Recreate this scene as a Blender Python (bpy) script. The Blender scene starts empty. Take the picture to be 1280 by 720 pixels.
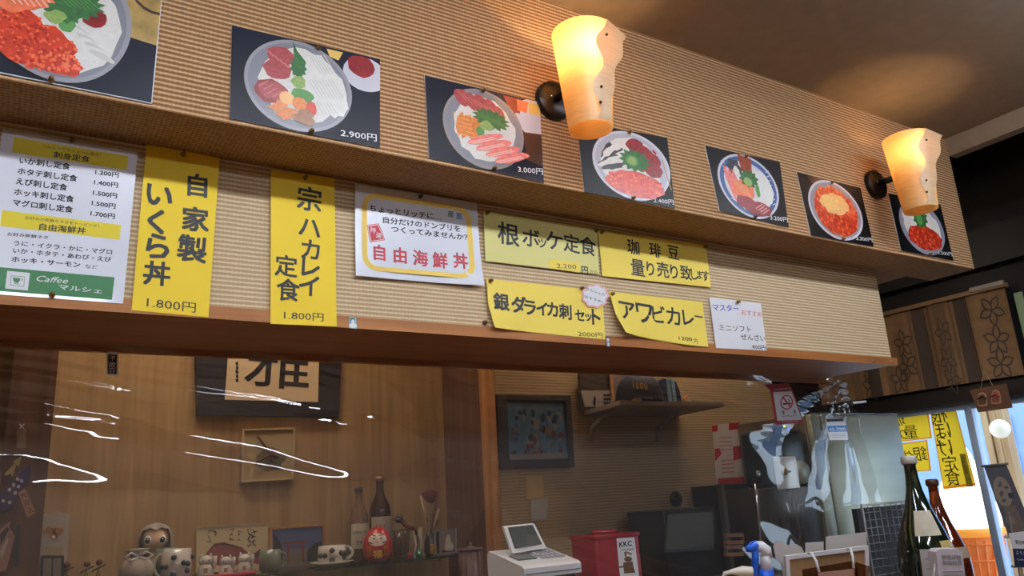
import bpy, bmesh, math, random
from mathutils import Vector, Matrix, noise
random.seed(7)
S = bpy.context.scene
COL = S.collection
R = math.radians
# ---------------------------------------------------------------- camera
YAW, PITCH, ROLL, F = R(33.02), R(15.235), R(-3.496), 976.7
EYE = Vector((0, 0, 1.5))
_cy, _sy, _cp, _sp, _cr, _sr = math.cos(YAW), math.sin(YAW), math.cos(PITCH), math.sin(PITCH), math.cos(ROLL), math.sin(ROLL)
FWD = Vector((_sy*_cp, _cy*_cp, _sp)); _r = Vector((_cy, -_sy, 0)); _u = _r.cross(FWD)
RIGHT = _cr*_r + _sr*_u; UP = -_sr*_r + _cr*_u
cam_d = bpy.data.cameras.new('camera'); cam = bpy.data.objects.new('camera', cam_d); COL.objects.link(cam)
cam_d.sensor_width = 36; cam_d.lens = F/1280*36; cam_d.clip_start = .02
rot = Matrix((RIGHT, UP, -FWD)).transposed().to_4x4()
cam.matrix_world = Matrix.Translation(EYE) @ rot
S.camera = cam
S.view_settings.view_transform = 'Standard'; S.view_settings.look = 'None'
S.view_settings.exposure = 0.0; S.view_settings.gamma = 1; S.view_settings.use_curve_mapping = False
# ---------------------------------------------------------------- sky outside the window
w = bpy.data.worlds.new('sky'); S.world = w; w.use_nodes = True
bg = w.node_tree.nodes['Background']; bg.inputs[0].default_value = (.74, .87, 1, 1); bg.inputs[1].default_value = 3.2
TUBE_POWER, KITCHEN_POWER = 42.0, 34.0
BULB = (560.0, 230.0)

def at(x, y, ax, v):
    d = FWD*1.0 + RIGHT*((x-640)/F) - UP*((y-360)/F)
    return EYE + d*((v-EYE[ax])/d[ax])
def depth(p): return (Vector(p)-EYE).dot(FWD)
def lin(v):
    v /= 255
    return v/12.92 if v <= .04045 else ((v+.055)/1.055)**2.4
# ---------------------------------------------------------------- materials
MATS = {}
def M(key, rgb=(128, 128, 128), rough=.6, metal=0, spec=.5, emit=0, alpha=1, trans=0, coat=0, var=0, vscale=8, bump=0, bscale=60, stretch=(1, 1, 1)):
    if key in MATS: return MATS[key]
    m = bpy.data.materials.new(key); m.use_nodes = True; nt = m.node_tree; b = nt.nodes['Principled BSDF']
    col = (lin(rgb[0]), lin(rgb[1]), lin(rgb[2]), 1)
    b.inputs['Base Color'].default_value = col; b.inputs['Roughness'].default_value = rough
    b.inputs['Metallic'].default_value = metal; b.inputs['Specular IOR Level'].default_value = spec
    b.inputs['Coat Weight'].default_value = coat; b.inputs['Coat Roughness'].default_value = .06
    b.inputs['Transmission Weight'].default_value = trans
    if emit: b.inputs['Emission Color'].default_value = col; b.inputs['Emission Strength'].default_value = emit
    if var or bump:
        tc = nt.nodes.new('ShaderNodeTexCoord'); mp = nt.nodes.new('ShaderNodeMapping'); mp.inputs['Scale'].default_value = stretch
        nt.links.new(tc.outputs['Object'], mp.inputs[0])
    if var:
        n = nt.nodes.new('ShaderNodeTexNoise'); n.inputs['Scale'].default_value = vscale; n.inputs['Detail'].default_value = 5
        nt.links.new(mp.outputs[0], n.inputs[0])
        rp = nt.nodes.new('ShaderNodeValToRGB'); e = rp.color_ramp.elements
        e[0].position = .3; e[1].position = .7
        e[0].color = tuple(c*(1-var) for c in col[:3])+(1,); e[1].color = tuple(min(1, c*(1+var)) for c in col[:3])+(1,)
        nt.links.new(n.outputs['Fac'], rp.inputs[0]); nt.links.new(rp.outputs[0], b.inputs['Base Color'])
    if bump:
        n2 = nt.nodes.new('ShaderNodeTexNoise'); n2.inputs['Scale'].default_value = bscale; nt.links.new(mp.outputs[0], n2.inputs[0])
        bp = nt.nodes.new('ShaderNodeBump'); bp.inputs['Strength'].default_value = bump; bp.inputs['Distance'].default_value = .002
        nt.links.new(n2.outputs['Fac'], bp.inputs['Height']); nt.links.new(bp.outputs[0], b.inputs['Normal'])
    MATS[key] = m
    return m
def wallpaper(key, light, dark, period, rib=.5):
    """ribbed grasscloth: horizontal cords crossed by a fine weave"""
    m = bpy.data.materials.new(key); m.use_nodes = True; nt = m.node_tree; b = nt.nodes['Principled BSDF']; L = nt.links
    b.inputs['Roughness'].default_value = .85; b.inputs['Specular IOR Level'].default_value = .2
    g = nt.nodes.new('ShaderNodeNewGeometry'); sx = nt.nodes.new('ShaderNodeSeparateXYZ'); L.new(g.outputs['Position'], sx.inputs[0])
    def mth(op, a, bb=None, c=None):
        n = nt.nodes.new('ShaderNodeMath'); n.operation = op
        for i, v in enumerate((a, bb, c)):
            if v is None: continue
            if isinstance(v, (int, float)): n.inputs[i].default_value = v
            else: L.new(v, n.inputs[i])
        return n.outputs[0]
    no = nt.nodes.new('ShaderNodeTexNoise'); no.inputs['Scale'].default_value = 90; no.inputs['Detail'].default_value = 3
    mp = nt.nodes.new('ShaderNodeMapping'); mp.inputs['Scale'].default_value = (1.2, 1, 3); L.new(g.outputs['Position'], mp.inputs[0]); L.new(mp.outputs[0], no.inputs[0])
    zy = mth('ADD', sx.outputs['Z'], mth('MULTIPLY', sx.outputs['Y'], 1.0))
    ph = mth('ADD', mth('MULTIPLY', zy, 2*math.pi/period), mth('MULTIPLY', no.outputs['Fac'], 1.6))
    s0 = mth('POWER', mth('MULTIPLY_ADD', mth('SINE', ph), .5, .5), 1.5)
    sn = nt.nodes.new('ShaderNodeSeparateXYZ'); L.new(g.outputs['True Normal'], sn.inputs[0])      # the cords lie flat and even on the underside
    un = mth('MULTIPLY', mth('ABSOLUTE', sn.outputs['Z']), .75)
    s = mth('ADD', mth('MULTIPLY', s0, mth('SUBTRACT', 1.0, un)), mth('MULTIPLY', un, .35))
    px = mth('ADD', mth('MULTIPLY', sx.outputs['X'], 2*math.pi/.0085), mth('MULTIPLY', no.outputs['Fac'], 6))
    wv = mth('MULTIPLY_ADD', mth('SINE', px), .5, .5)
    h = mth('ADD', mth('MULTIPLY', s, .72), mth('MULTIPLY', wv, .13)); h = mth('ADD', h, mth('MULTIPLY', no.outputs['Fac'], .38))
    rp = nt.nodes.new('ShaderNodeValToRGB'); e = rp.color_ramp.elements; e[0].position = .36; e[1].position = .95
    e[0].color = tuple(lin(v) for v in dark)+(1,); e[1].color = tuple(lin(v) for v in light)+(1,)
    L.new(h, rp.inputs[0])
    n3 = nt.nodes.new('ShaderNodeTexNoise'); n3.inputs['Scale'].default_value = 1.3; L.new(g.outputs['Position'], n3.inputs[0])
    mx = nt.nodes.new('ShaderNodeMix'); mx.data_type = 'RGBA'; mx.blend_type = 'MULTIPLY'; mx.inputs[0].default_value = .25
    L.new(rp.outputs[0], mx.inputs[6]); L.new(n3.outputs['Color'], mx.inputs[7])
    L.new(rp.outputs[0], b.inputs['Base Color'])
    bp = nt.nodes.new('ShaderNodeBump'); bp.inputs['Strength'].default_value = rib; bp.inputs['Distance'].default_value = .002
    L.new(h, bp.inputs['Height']); L.new(bp.outputs[0], b.inputs['Normal'])
    return m
def wood(key, a, b_, scale=6, axis=2, rough=.5):
    m = bpy.data.materials.new(key); m.use_nodes = True; nt = m.node_tree; b = nt.nodes['Principled BSDF']; L = nt.links
    b.inputs['Roughness'].default_value = rough; b.inputs['Specular IOR Level'].default_value = .35
    tc = nt.nodes.new('ShaderNodeNewGeometry'); mp = nt.nodes.new('ShaderNodeMapping')
    sc = [scale*4]*3; sc[axis] = scale*.25; mp.inputs['Scale'].default_value = sc; L.new(tc.outputs['Position'], mp.inputs[0])
    n = nt.nodes.new('ShaderNodeTexNoise'); n.inputs['Scale'].default_value = 2; n.inputs['Detail'].default_value = 6; n.inputs['Distortion'].default_value = .6
    L.new(mp.outputs[0], n.inputs[0])
    rp = nt.nodes.new('ShaderNodeValToRGB'); e = rp.color_ramp.elements; e[0].position = .3; e[1].position = .72
    e[0].color = tuple(lin(v) for v in a)+(1,); e[1].color = tuple(lin(v) for v in b_)+(1,)
    L.new(n.outputs['Fac'], rp.inputs[0]); L.new(rp.outputs[0], b.inputs['Base Color'])
    MATS[key] = m
    return m
def clear(key, tint=(1, 1, 1), refl=1.0, ior=1.5, haze=0.0, rough=.03):
    m = bpy.data.materials.new(key); m.use_nodes = True; nt = m.node_tree; L = nt.links; nt.nodes.remove(nt.nodes['Principled BSDF'])
    out = nt.nodes['Material Output']; t = nt.nodes.new('ShaderNodeBsdfTransparent'); t.inputs[0].default_value = tuple(tint)+(1,)
    g = nt.nodes.new('ShaderNodeBsdfGlossy'); g.inputs['Roughness'].default_value = rough
    fr = nt.nodes.new('ShaderNodeFresnel')
    ge = nt.nodes.new('ShaderNodeNewGeometry'); mi = nt.nodes.new('ShaderNodeMix'); mi.inputs[2].default_value = ior; mi.inputs[3].default_value = 1/ior
    L.new(ge.outputs['Backfacing'], mi.inputs[0]); L.new(mi.outputs[0], fr.inputs[0])      # a thin sheet mirrors alike from both sides
    mu = nt.nodes.new('ShaderNodeMath'); mu.operation = 'MULTIPLY'; mu.inputs[1].default_value = refl; L.new(fr.outputs[0], mu.inputs[0]); mu.use_clamp = True
    mx = nt.nodes.new('ShaderNodeMixShader'); L.new(mu.outputs[0], mx.inputs[0]); L.new(t.outputs[0], mx.inputs[1]); L.new(g.outputs[0], mx.inputs[2])
    last = mx
    if haze:
        d = nt.nodes.new('ShaderNodeBsdfDiffuse'); d.inputs[0].default_value = (.8, .8, .8, 1)
        m2 = nt.nodes.new('ShaderNodeMixShader'); m2.inputs[0].default_value = haze; L.new(mx.outputs[0], m2.inputs[1]); L.new(d.outputs[0], m2.inputs[2]); last = m2
    L.new(last.outputs[0], out.inputs[0]); MATS[key] = m
    return m
# ---------------------------------------------------------------- mesh builder (world coordinates)
class MB:
    def __init__(s): s.v = []; s.f = []; s.mi = []; s.sm = []; s.mats = []
    def m(s, mat):
        if mat not in s.mats: s.mats.append(mat)
        return s.mats.index(mat)
    def add(s, vs, fs, mat, smooth=False):
        o = len(s.v); k = s.m(mat); s.v += [Vector(v) for v in vs]
        for f in fs: s.f.append([i+o for i in f]); s.mi.append(k); s.sm.append(smooth)
        return s
    def poly(s, pts, mat): return s.add(pts, [list(range(len(pts)))], mat)
    def box(s, lo, hi, mat):
        x0, y0, z0 = lo; x1, y1, z1 = hi
        return s.add([(x0,y0,z0),(x1,y0,z0),(x1,y1,z0),(x0,y1,z0),(x0,y0,z1),(x1,y0,z1),(x1,y1,z1),(x0,y1,z1)],
                     [(0,3,2,1),(4,5,6,7),(0,1,5,4),(1,2,6,5),(2,3,7,6),(3,0,4,7)], mat)
    def prism(s, pts, d, mat, side=None):
        """pts front outline, d vector to the back"""
        n = len(pts); d = Vector(d); P = [Vector(p) for p in pts]
        s.add(P+[p+d for p in P], [list(range(n)), list(range(2*n-1, n-1, -1))], mat)
        s.add(P+[p+d for p in P], [(i, i+n, (i+1) % n+n, (i+1) % n) for i in range(n)], side or mat)
        return s
    def rbox(s, lo, hi, mat, r=.006, n=3):
        bm = bmesh.new(); bmesh.ops.create_cube(bm, size=1)
        c = [(lo[i]+hi[i])/2 for i in range(3)]; sz = [hi[i]-lo[i] for i in range(3)]
        for v in bm.verts: v.co = Vector([c[i]+v.co[i]*sz[i] for i in range(3)])
        bmesh.ops.bevel(bm, geom=bm.edges[:], offset=min(r, min(sz)*.45), segments=n, affect='EDGES', profile=.5)
        return s.bm(bm, mat, True)
    def bm(s, bm, mat, smooth=False, mtx=None):
        bm.verts.index_update(); vs = [(mtx @ v.co) if mtx else v.co.copy() for v in bm.verts]
        s.add(vs, [[v.index for v in f.verts] for f in bm.faces], mat, smooth); bm.free(); return s
    def ball(s, c, r, mat, sub=2, sc=(1, 1, 1)):
        bm = bmesh.new(); bmesh.ops.create_icosphere(bm, subdivisions=sub, radius=1)
        c = Vector(c)
        for v in bm.verts: v.co = c+Vector((v.co.x*r*sc[0], v.co.y*r*sc[1], v.co.z*r*sc[2]))
        return s.bm(bm, mat, True)
    def tube(s, pts, r, mat, n=8, closed=False):
        P = [Vector(p) for p in pts]; vs = []; fs = []; k = len(P)
        for i, p in enumerate(P):
            a = P[i-1] if (i or closed) else p; b = P[(i+1) % k] if (i < k-1 or closed) else p
            t = (b-a).normalized(); q = t.orthogonal().normalized() if i == 0 else (q-t*q.dot(t)).normalized()
            w_ = t.cross(q); rr = r[i] if isinstance(r, (list, tuple)) else r
            for j in range(n):
                an = 2*math.pi*j/n; vs.append(p+q*math.cos(an)*rr+w_*math.sin(an)*rr)
        for i in range(k if closed else k-1):
            i2 = (i+1) % k
            for j in range(n): fs.append((i*n+j, i*n+(j+1) % n, i2*n+(j+1) % n, i2*n+j))
        if not closed: fs += [list(range(n-1, -1, -1)), [(k-1)*n+j for j in range(n)]]
        return s.add(vs, fs, mat, True)
    def lathe(s, base, prof, mat, n=28, axis=(0, 0, 1)):
        """prof: (radius, height) pairs from the base up"""
        base = Vector(base); q = Vector((0, 0, 1)).rotation_difference(Vector(axis)); vs = []; fs = []
        for r, h in prof:
            for j in range(n):
                a = 2*math.pi*j/n; vs.append(base+q @ Vector((r*math.cos(a), r*math.sin(a), h)))
        for i in range(len(prof)-1):
            for j in range(n): fs.append((i*n+j, i*n+(j+1) % n, (i+1)*n+(j+1) % n, (i+1)*n+j))
        if prof[0][0] > 1e-4: fs.append(list(range(n-1, -1, -1)))
        if prof[-1][0] > 1e-4: fs.append([(len(prof)-1)*n+j for j in range(n)])
        return s.add(vs, fs, mat, True)
    def text(s, txt, A, B, h, mat, up=(0, 0, 1), bold=0, shear=0, width=True):
        """flat lettering from A to B, glyph height h"""
        vs, fs, bx = glyphs(txt, bold)
        if not vs: return s
        A = Vector(A); B = Vector(B); up = Vector(up).normalized(); x0, x1 = bx; w_ = max(x1-x0, 1e-5)
        k = (B-A)/w_; nn = (B-A).cross(up).normalized()
        return s.add([A+k*(v[0]-x0+shear*v[1])+up*(v[1]*h)+nn*(v[2]*4e-5) for v in vs], fs, mat)
    def build(s, name, parent=None, label=None, cat=None, group=None, kind=None, origin=None, doubles=False):
        me = bpy.data.meshes.new(name)
        xs = [v.x for v in s.v]; ys = [v.y for v in s.v]; zs = [v.z for v in s.v]
        if origin is None: origin = Vector(((min(xs)+max(xs))/2, (min(ys)+max(ys))/2, min(zs)))
        origin = Vector(origin)
        me.from_pydata([v-origin for v in s.v], [], s.f)
        for m_ in s.mats: me.materials.append(m_)
        me.polygons.foreach_set('material_index', s.mi); me.polygons.foreach_set('use_smooth', s.sm); me.update()
        o = bpy.data.objects.new(name, me); COL.objects.link(o); o['wpos'] = list(origin)
        if parent: o.parent = parent; o.location = origin-Vector(parent['wpos'])
        else: o.location = origin
        tag(o, label, cat, group, kind); return o
_gc = {}
def glyphs(txt, bold=0):
    key = (txt, bold)
    if key in _gc: return _gc[key]
    cu = bpy.data.curves.new('t', 'FONT'); cu.body = txt; cu.size = 1; cu.resolution_u = 2; cu.offset = 0
    ob = bpy.data.objects.new('t', cu); COL.objects.link(ob)
    dg = bpy.context.evaluated_depsgraph_get(); me = bpy.data.meshes.new_from_object(ob.evaluated_get(dg), depsgraph=dg)
    vs = [(v.co.x, v.co.y) for v in me.vertices]; fs = [tuple(p.vertices) for p in me.polygons]
    bpy.data.objects.remove(ob); bpy.data.curves.remove(cu); bpy.data.meshes.remove(me)
    n = len(vs); V = []; Fs = []; d = bold*.75
    for k_, (dx, dy) in enumerate(((d, d), (-d, -d), (d, -d), (-d, d)) if bold else ((0, 0),)):
        V += [(v[0]+dx, v[1]+dy, k_) for v in vs]; Fs += [tuple(i+n*k_ for i in f) for f in fs]
    vs, fs = V, Fs
    bx = (min(v[0] for v in vs), max(v[0] for v in vs)) if vs else (0, 1)
    _gc[key] = (vs, fs, bx); return _gc[key]
def tag(o, label=None, cat=None, group=None, kind=None):
    if label: o['label'] = label
    if cat: o['category'] = cat
    if group: o['group'] = group
    if kind: o['kind'] = kind
def thing(name, loc, label, cat, group=None, kind=None):
    o = bpy.data.objects.new(name, None); COL.objects.link(o); o.location = loc; o['wpos'] = list(loc); o.empty_display_size = .05
    tag(o, label, cat, group, kind); return o
def struct(name, mb, **k): return mb.build(name, kind='structure', **k)
def copy_tree(o, loc, label=None, parent=None):
    c = o.copy(); COL.objects.link(c)
    if parent: c.parent = parent
    else: c.location = loc; c['wpos'] = list(loc)
    if label: c['label'] = label
    for ch in list(o.children): copy_tree(ch, None, None, c)
    return c
class Flat:
    """drawing on a flat thing standing in a plane (axis ax = value v); off moves towards the viewer side"""
    def __init__(s, ax, v, sign=-1): s.ax = ax; s.v0 = v; s.sign = sign; s.mb = MB(); s.parts = []; s.st = .0002
    def new(s, name): s.parts.append((name, s.mb)); s.mb = MB()
    def P(s, x, y, k=0):
        p = at(x, y, s.ax, s.v0); p[s.ax] = s.v0+s.sign*s.st*k; return p
    def poly(s, pts, mat, k=1): s.mb.poly([s.P(x, y, k) for x, y in pts], mat)
    def line(s, t, a, b, hpx, mat, k=2, bold=0, shear=0):
        A = s.P(*a, k); B = s.P(*b, k); h = hpx*depth(A)/F*1.08; s.mb.text(t, A, B, h, mat, bold=bold, shear=shear)
    def glyph(s, ch, cx, cy, hpx, mat, k=2, bold=0, wide=1.0, rot=0, mirror=False):
        c = s.P(cx, cy, k); h = hpx*depth(c)/F*1.1
        vs, fs, bx = glyphs(ch, bold); ys = [v[1] for v in vs]; mx = (bx[0]+bx[1])/2; my = (min(ys)+max(ys))/2
        hv = h*(1.12 if 0x3040 < ord(ch[0]) < 0x3100 else .97)/max(max(ys)-min(ys), bx[1]-bx[0], .2); ca, sa = math.cos(rot), math.sin(rot); H = Vector((1, 0, 0)) if s.ax == 1 else Vector((0, -1, 0))
        if mirror: H = -H
        out = []
        for v in vs:
            a = (v[0]-mx)*hv*wide; b = (v[1]-my)*hv
            q = c+H*(a*ca-b*sa)+Vector((0, 0, 1))*(a*sa+b*ca); q[s.ax] += s.sign*v[2]*4e-5; out.append(q)
        s.mb.add(out, fs, mat)
def blob(cx, cy, rx, ry, n=18, jit=.12, rot=0, seed=0):
    rg = random.Random(seed+int(cx*977+cy*131)); out = []; ca, sa = math.cos(rot), math.sin(rot)
    for i in range(n):
        a = 2*math.pi*i/n; k = 1+rg.uniform(-jit, jit); x = rx*k*math.cos(a); y = ry*k*math.sin(a)
        out.append((cx+x*ca-y*sa, cy+x*sa+y*ca))
    return out
def leaf(cx, cy, rx, ry, n=11, rot=0):
    out = []; ca, sa = math.cos(rot), math.sin(rot)
    for i in range(2*n):
        a = math.pi*i/n; k = 1 if i % 2 == 0 else .74; x = rx*k*math.cos(a); y = ry*k*math.sin(a)
        out.append((cx+x*ca-y*sa, cy+x*sa+y*ca))
    return out

def clip01(pts):
    for ax, lim, sg in ((0, 0, 1), (0, 1, -1), (1, 0, 1), (1, 1, -1)):
        out = []
        for i in range(len(pts)):
            a, b = pts[i-1], pts[i]; da, db = (a[ax]-lim)*sg, (b[ax]-lim)*sg
            if (da >= 0) != (db >= 0): t = da/(da-db); out.append((a[0]+(b[0]-a[0])*t, a[1]+(b[1]-a[1])*t))
            if db >= 0: out.append(b)
        pts = out
        if len(pts) < 3: return []
    return pts
# ================================================================ MATERIALS
WP_U = wallpaper('wallpaper_brown', (206, 172, 132), (138, 98, 62), .0102)
WP_B = wallpaper('wallpaper_cream', (226, 208, 176), (184, 156, 116), .0098, .35)
WP_K = wallpaper('wallpaper_kitchen', (178, 156, 120), (154, 132, 98), .011, .2)
OAK = wood('oak_trim', (150, 92, 45), (186, 124, 68), 5, 0, .4)
OAKV = wood('oak_post', (160, 105, 55), (200, 145, 88), 5, 2, .45)
UNDER = wood('soffit_veneer', (166, 108, 68), (190, 128, 84), 3, 0, .4)
PANEL = wood('niche_panel', (150, 118, 78), (180, 148, 104), 4, 2, .5)
DARKW = wood('dark_post', (84, 56, 42), (112, 78, 60), 4, 2, .5)
BLACK = M('black_paint', (16, 15, 18), .6, var=.2, vscale=5)
CEIL = M('ceiling_paper', (158, 142, 122), .9, spec=.1, var=.06, vscale=20, bump=.2, bscale=300)
INK = M('ink', (22, 24, 34), .5); WHITE = M('white_paper', (232, 234, 238), .6, var=.02)
YEL = M('yellow_paper', (250, 218, 66), .65, spec=.25, var=.03, vscale=4); YELP = M('pale_yellow_paper', (228, 222, 146), .65, spec=.25, var=.03, vscale=4)
YEL2 = M('lemon_paper', (248, 224, 104), .65, spec=.25, var=.03, vscale=4)
BAND = M('yellow_print', (226, 206, 20), .5); GREEN = M('green_print', (60, 128, 78), .5)
RED = M('red_print', (204, 60, 72), .5); BLUE = M('blue_print', (60, 130, 200), .5); LEAFG = M('shiso_green', (44, 104, 48), .5, var=.3, vscale=90)
BRASS = M('brass_pin', (150, 120, 70), .3, metal=.9); CHROME = M('chrome', (200, 200, 205), .15, metal=1)
STEEL = M('stainless', (176, 178, 158), .38, metal=.6, var=.08, vscale=3, stretch=(1, 1, 6))
GLASS = clear('window_glass', (.92, .96, 1), 1.0, 1.45)
SHELFG = clear('shelf_glass', (.55, .8, .7), 1.2, 1.5)
VINYL = clear('clear_vinyl', (.92, .905, .89), 2.1, 1.5, haze=.03, rough=.02)
GREY = M('grey_plastic', (150, 152, 158), .45); WPL = M('white_plastic', (224, 226, 230), .4); DGREY = M('dark_grey', (46, 48, 52), .5)
# ================================================================ STRUCTURE
CZ, BX, BY, BZ = 2.77, 3.0, 1.432, 2.236           # ceiling, bulkhead end, face and underside
struct('floor', MB().box((-3, -3, -.05), (4.0, 3.2, 0), wood('floor_wood', (90, 62, 42), (120, 84, 58), 2, 0, .4)))
struct('ceiling', MB().box((-3, -3, CZ), (3.05, 3.2, CZ+.06), CEIL))
struct('trim_1', MB().box((3.0, -3, 2.697), (3.05, BY, CZ), CEIL), label='drop at the end of the ceiling')
struct('wall_recess', MB().box((3.0, -3, CZ+.06), (3.05, 3.2, 3.25), BLACK))
struct('ceiling_2', MB().box((3.05, -3, 3.2), (3.9, 3.2, 3.25), BLACK))
struct('wall_left', MB().box((-3.1, -3, 0), (-3, 3.2, CZ), M('side_wall', (190, 165, 130), .8, var=.05)))
struct('wall_rear', MB().box((-3, -3.1, 0), (3.9, -3, 3.2), M('rear_wall', (176, 150, 118), .8, var=.05)))
struct('wall_front', MB().box((-3, BY, BZ), (BX, 1.6, CZ), WP_U), label='ribbed brown bulkhead over the counter')
struct('wall_front_2', MB().box((-3, 1.6, BZ), (2.83, 1.93, CZ), WP_U))
# hanging board box under the bulkhead
BB = 1.886
struct('wall_board', MB().box((-3, 1.6, BB+.024), (2.632, 1.9, BZ), WP_B), label='ribbed cream panel the signs are pinned to')
struct('trim_2', MB().box((-3, 1.594, BB), (2.655, 1.612, BB+.026), OAK), label='oak strip along the bottom of the panel')
struct('wall_soffit', MB().box((-3, 1.612, BB+.001), (2.640, 1.925, BB+.02), UNDER), label='brown underside of the panel box')
# kitchen walls
NB, KW = 2.7, 2.39
xn = at(557, 600, 1, NB).x
struct('wall_back', MB().box((-3, NB, 0), (xn, NB+.08, CZ), PANEL), label='wood veneer back of the niche')
struct('wall_niche', MB().box((xn, KW+.02, 0), (xn+.05, NB, CZ), DARKW))
struct('wall_kitchen', MB().box((xn+.05, KW, 0), (2.95, KW+.08, CZ), WP_K))
struct('trim_3', MB().box((xn-.004, KW-.03, 0), (xn+.03, KW+.02, CZ), OAKV), label='pale wood post at the niche corner')
struct('wall_kitchen_return', MB().box((2.87, KW+.08, 0), (2.95, 3.2, CZ), WP_K))
struct('wall_back_2', MB().box((2.95, 3.12, 0), (3.9, 3.2, 3.2), BLACK))
pl0, pl1 = at(14, 480, 1, 2.45).x, at(70, 480, 1, 2.45).x
struct('trim_4', MB().box((pl0, 2.45, 0), (pl1, NB, CZ), DARKW), label='dark wooden pillar at the left of the niche')
# window wall
WX = 3.8; HZ = 1.822; SILL = .85
wy0, wy1 = .7, 2.75
struct('wall_right', MB().box((WX, -3, 0), (WX+.1, wy0, 3.2), BLACK).box((WX, wy1, 0), (WX+.1, 3.2, 3.2), BLACK).box((WX, wy0, HZ+.075), (WX+.1, wy1, 3.2), BLACK).box((WX, wy0, 0), (WX+.1, wy1, SILL), M('sill_wall', (150, 130, 104), .8)))
struct('wall_lintel', MB().box((WX-.06, -3, 2.42), (WX, 3.12, 2.60), M('lintel', (24, 22, 23), .5)), label='black beam above the window')
struct('trim_5', MB().box((WX-.03, wy0-.1, HZ), (WX+.06, wy1, HZ+.075), M('dark_beam', (26, 22, 20), .5)), label='dark head rail of the window')
struct('trim_7', MB().box((2.65+.41, 3.11, 0), (3.1, 3.12, 3.2), BLACK))
bpy.data.objects.remove(bpy.data.objects['trim_7'])
ALU = M('pale_blue_aluminium', (190, 212, 238), .4, metal=.1)
yw = lambda x, y=600: at(x, y, 0, WX).y
win = struct('window_1', MB().box((WX+.02, wy0, HZ-.03), (WX+.06, wy1, HZ), ALU).box((WX+.02, wy0, SILL), (WX+.06, wy1, SILL+.04), ALU))
ya = yw(1208, 530)
MB().box((WX+.01, ya-.030, SILL), (WX+.05, ya-.012, HZ), ALU).build('stile', win)
MB().box((WX+.035, ya+.0, SILL), (WX+.07, ya+.016, HZ), ALU).build('stile', win)
MB().box((WX+.03, ya-.011, SILL), (WX+.036, ya-.003, HZ), DGREY).build('gasket', win)
MB().box((WX+.05, ya, SILL+.04), (WX+.054, wy1, HZ-.03), GLASS).build('pane', win)
MB().box((WX+.03, wy0, SILL+.04), (WX+.034, ya-.045, HZ-.03), GLASS).build('pane', win)
# fluorescent ceiling fixtures of the dining room (behind the camera) and one in the kitchen
TUBE = M('tube_glow', (238, 244, 255), emit=TUBE_POWER); TUBEK = M('kitchen_tube_glow', (255, 242, 226), emit=KITCHEN_POWER)
def fixture(x, y, mat, label, ln=1.2):
    t = thing('ceiling_light', (x, y, CZ-.09), label, 'ceiling light', 'fluorescent fittings on the ceiling')
    MB().rbox((x-ln/2, y-.07, CZ-.04), (x+ln/2, y+.07, CZ-.001), WPL).build('housing', t)
    for s_ in (-1, 1): MB().tube([(x-ln/2+.02, y+s_*.035, CZ-.062), (x+ln/2-.02, y+s_*.035, CZ-.062)], .015, mat, 10).build('tube', t)
for i, (x, y) in enumerate(((-.9, .38), (.75, .38), (2.3, .38), (-.2, -1.5), (1.8, -1.5))):
    fixture(x, y, TUBE, ['twin tube light nearest the left wall by the bulkhead', 'twin tube light above the camera near the bulkhead', 'twin tube light near the window and the bulkhead', 'rear twin tube light on the left of the room', 'rear twin tube light on the right of the room'][i])
fixture(.5, 2.25, TUBEK, 'left warm tube light on the kitchen side ceiling', .8)
fixture(2.2, 2.1, TUBEK, 'right warm tube light on the kitchen side ceiling', .8)
# ================================================================ FOOD PHOTOGRAPHS
def uvq(q):
    def fn(u, v):
        a = q[0][0]+(q[1][0]-q[0][0])*u, q[0][1]+(q[1][1]-q[0][1])*u
        b = q[3][0]+(q[2][0]-q[3][0])*u, q[3][1]+(q[2][1]-q[3][1])*u
        return (a[0]+(b[0]-a[0])*v, a[1]+(b[1]-a[1])*v)
    return fn
NAVY = M('photo_navy', (13, 19, 40), .4, spec=.25, coat=.12, var=.5, vscale=5); PBLK = M('photo_black', (13, 14, 19), .4, spec=.25, coat=.12, var=.25, vscale=6)
BOWL = M('bowl_grey', (150, 150, 158), .3, coat=.5, var=.08, vscale=8); BOWLW = M('bowl_white', (205, 205, 215), .3, coat=.5); RICE = M('rice', (222, 220, 214), .4, coat=.4, var=.08, vscale=200)
TUNA = M('tuna', (170, 72, 74), .3, coat=.5, var=.3, vscale=60, stretch=(1, 1, 4)); TUNAD = M('dark_tuna', (140, 26, 34), .3, coat=.5, var=.3, vscale=50)
ROE = M('roe', (206, 62, 34), .3, coat=.5, var=.25, vscale=60); ROE2 = M('roe_light', (236, 104, 62), .3, coat=.5); ROE3 = M('roe_deep', (176, 34, 22), .3, coat=.5)
SQUID = M('squid', (226, 226, 220), .3, coat=.5, var=.06, vscale=60); UNI = M('sea_urchin', (216, 126, 52), .3, coat=.5, var=.25, vscale=120)
CRAB = M('crab', (232, 126, 118), .3, coat=.5, var=.2, vscale=90); WASABI = M('wasabi', (140, 170, 90), .4, coat=.3, var=.2, vscale=150)
CLAM = M('clam', (150, 100, 62), .3, coat=.4, var=.3, vscale=80); SHELLB = M('surf_clam_black', (58, 56, 62), .3, coat=.4, var=.4, vscale=60)
SALM = M('salmon', (236, 120, 80), .3, coat=.5, var=.2, vscale=60); EGG = M('egg', (226, 190, 100), .3, coat=.4); PALEO = M('pale_orange', (238, 184, 120), .3, coat=.4, var=.1)
BLUEP = M('blue_rim', (60, 92, 150), .3, coat=.4, var=.4, vscale=200); GOLD = M('gold_surface', (176, 146, 84), .3, coat=.5, var=.3, vscale=30); PWHITE = M('price_white', (225, 228, 232), .4)
DISH = M('dark_wood_table', (72, 44, 34), .3, coat=.4, var=.3)
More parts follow.
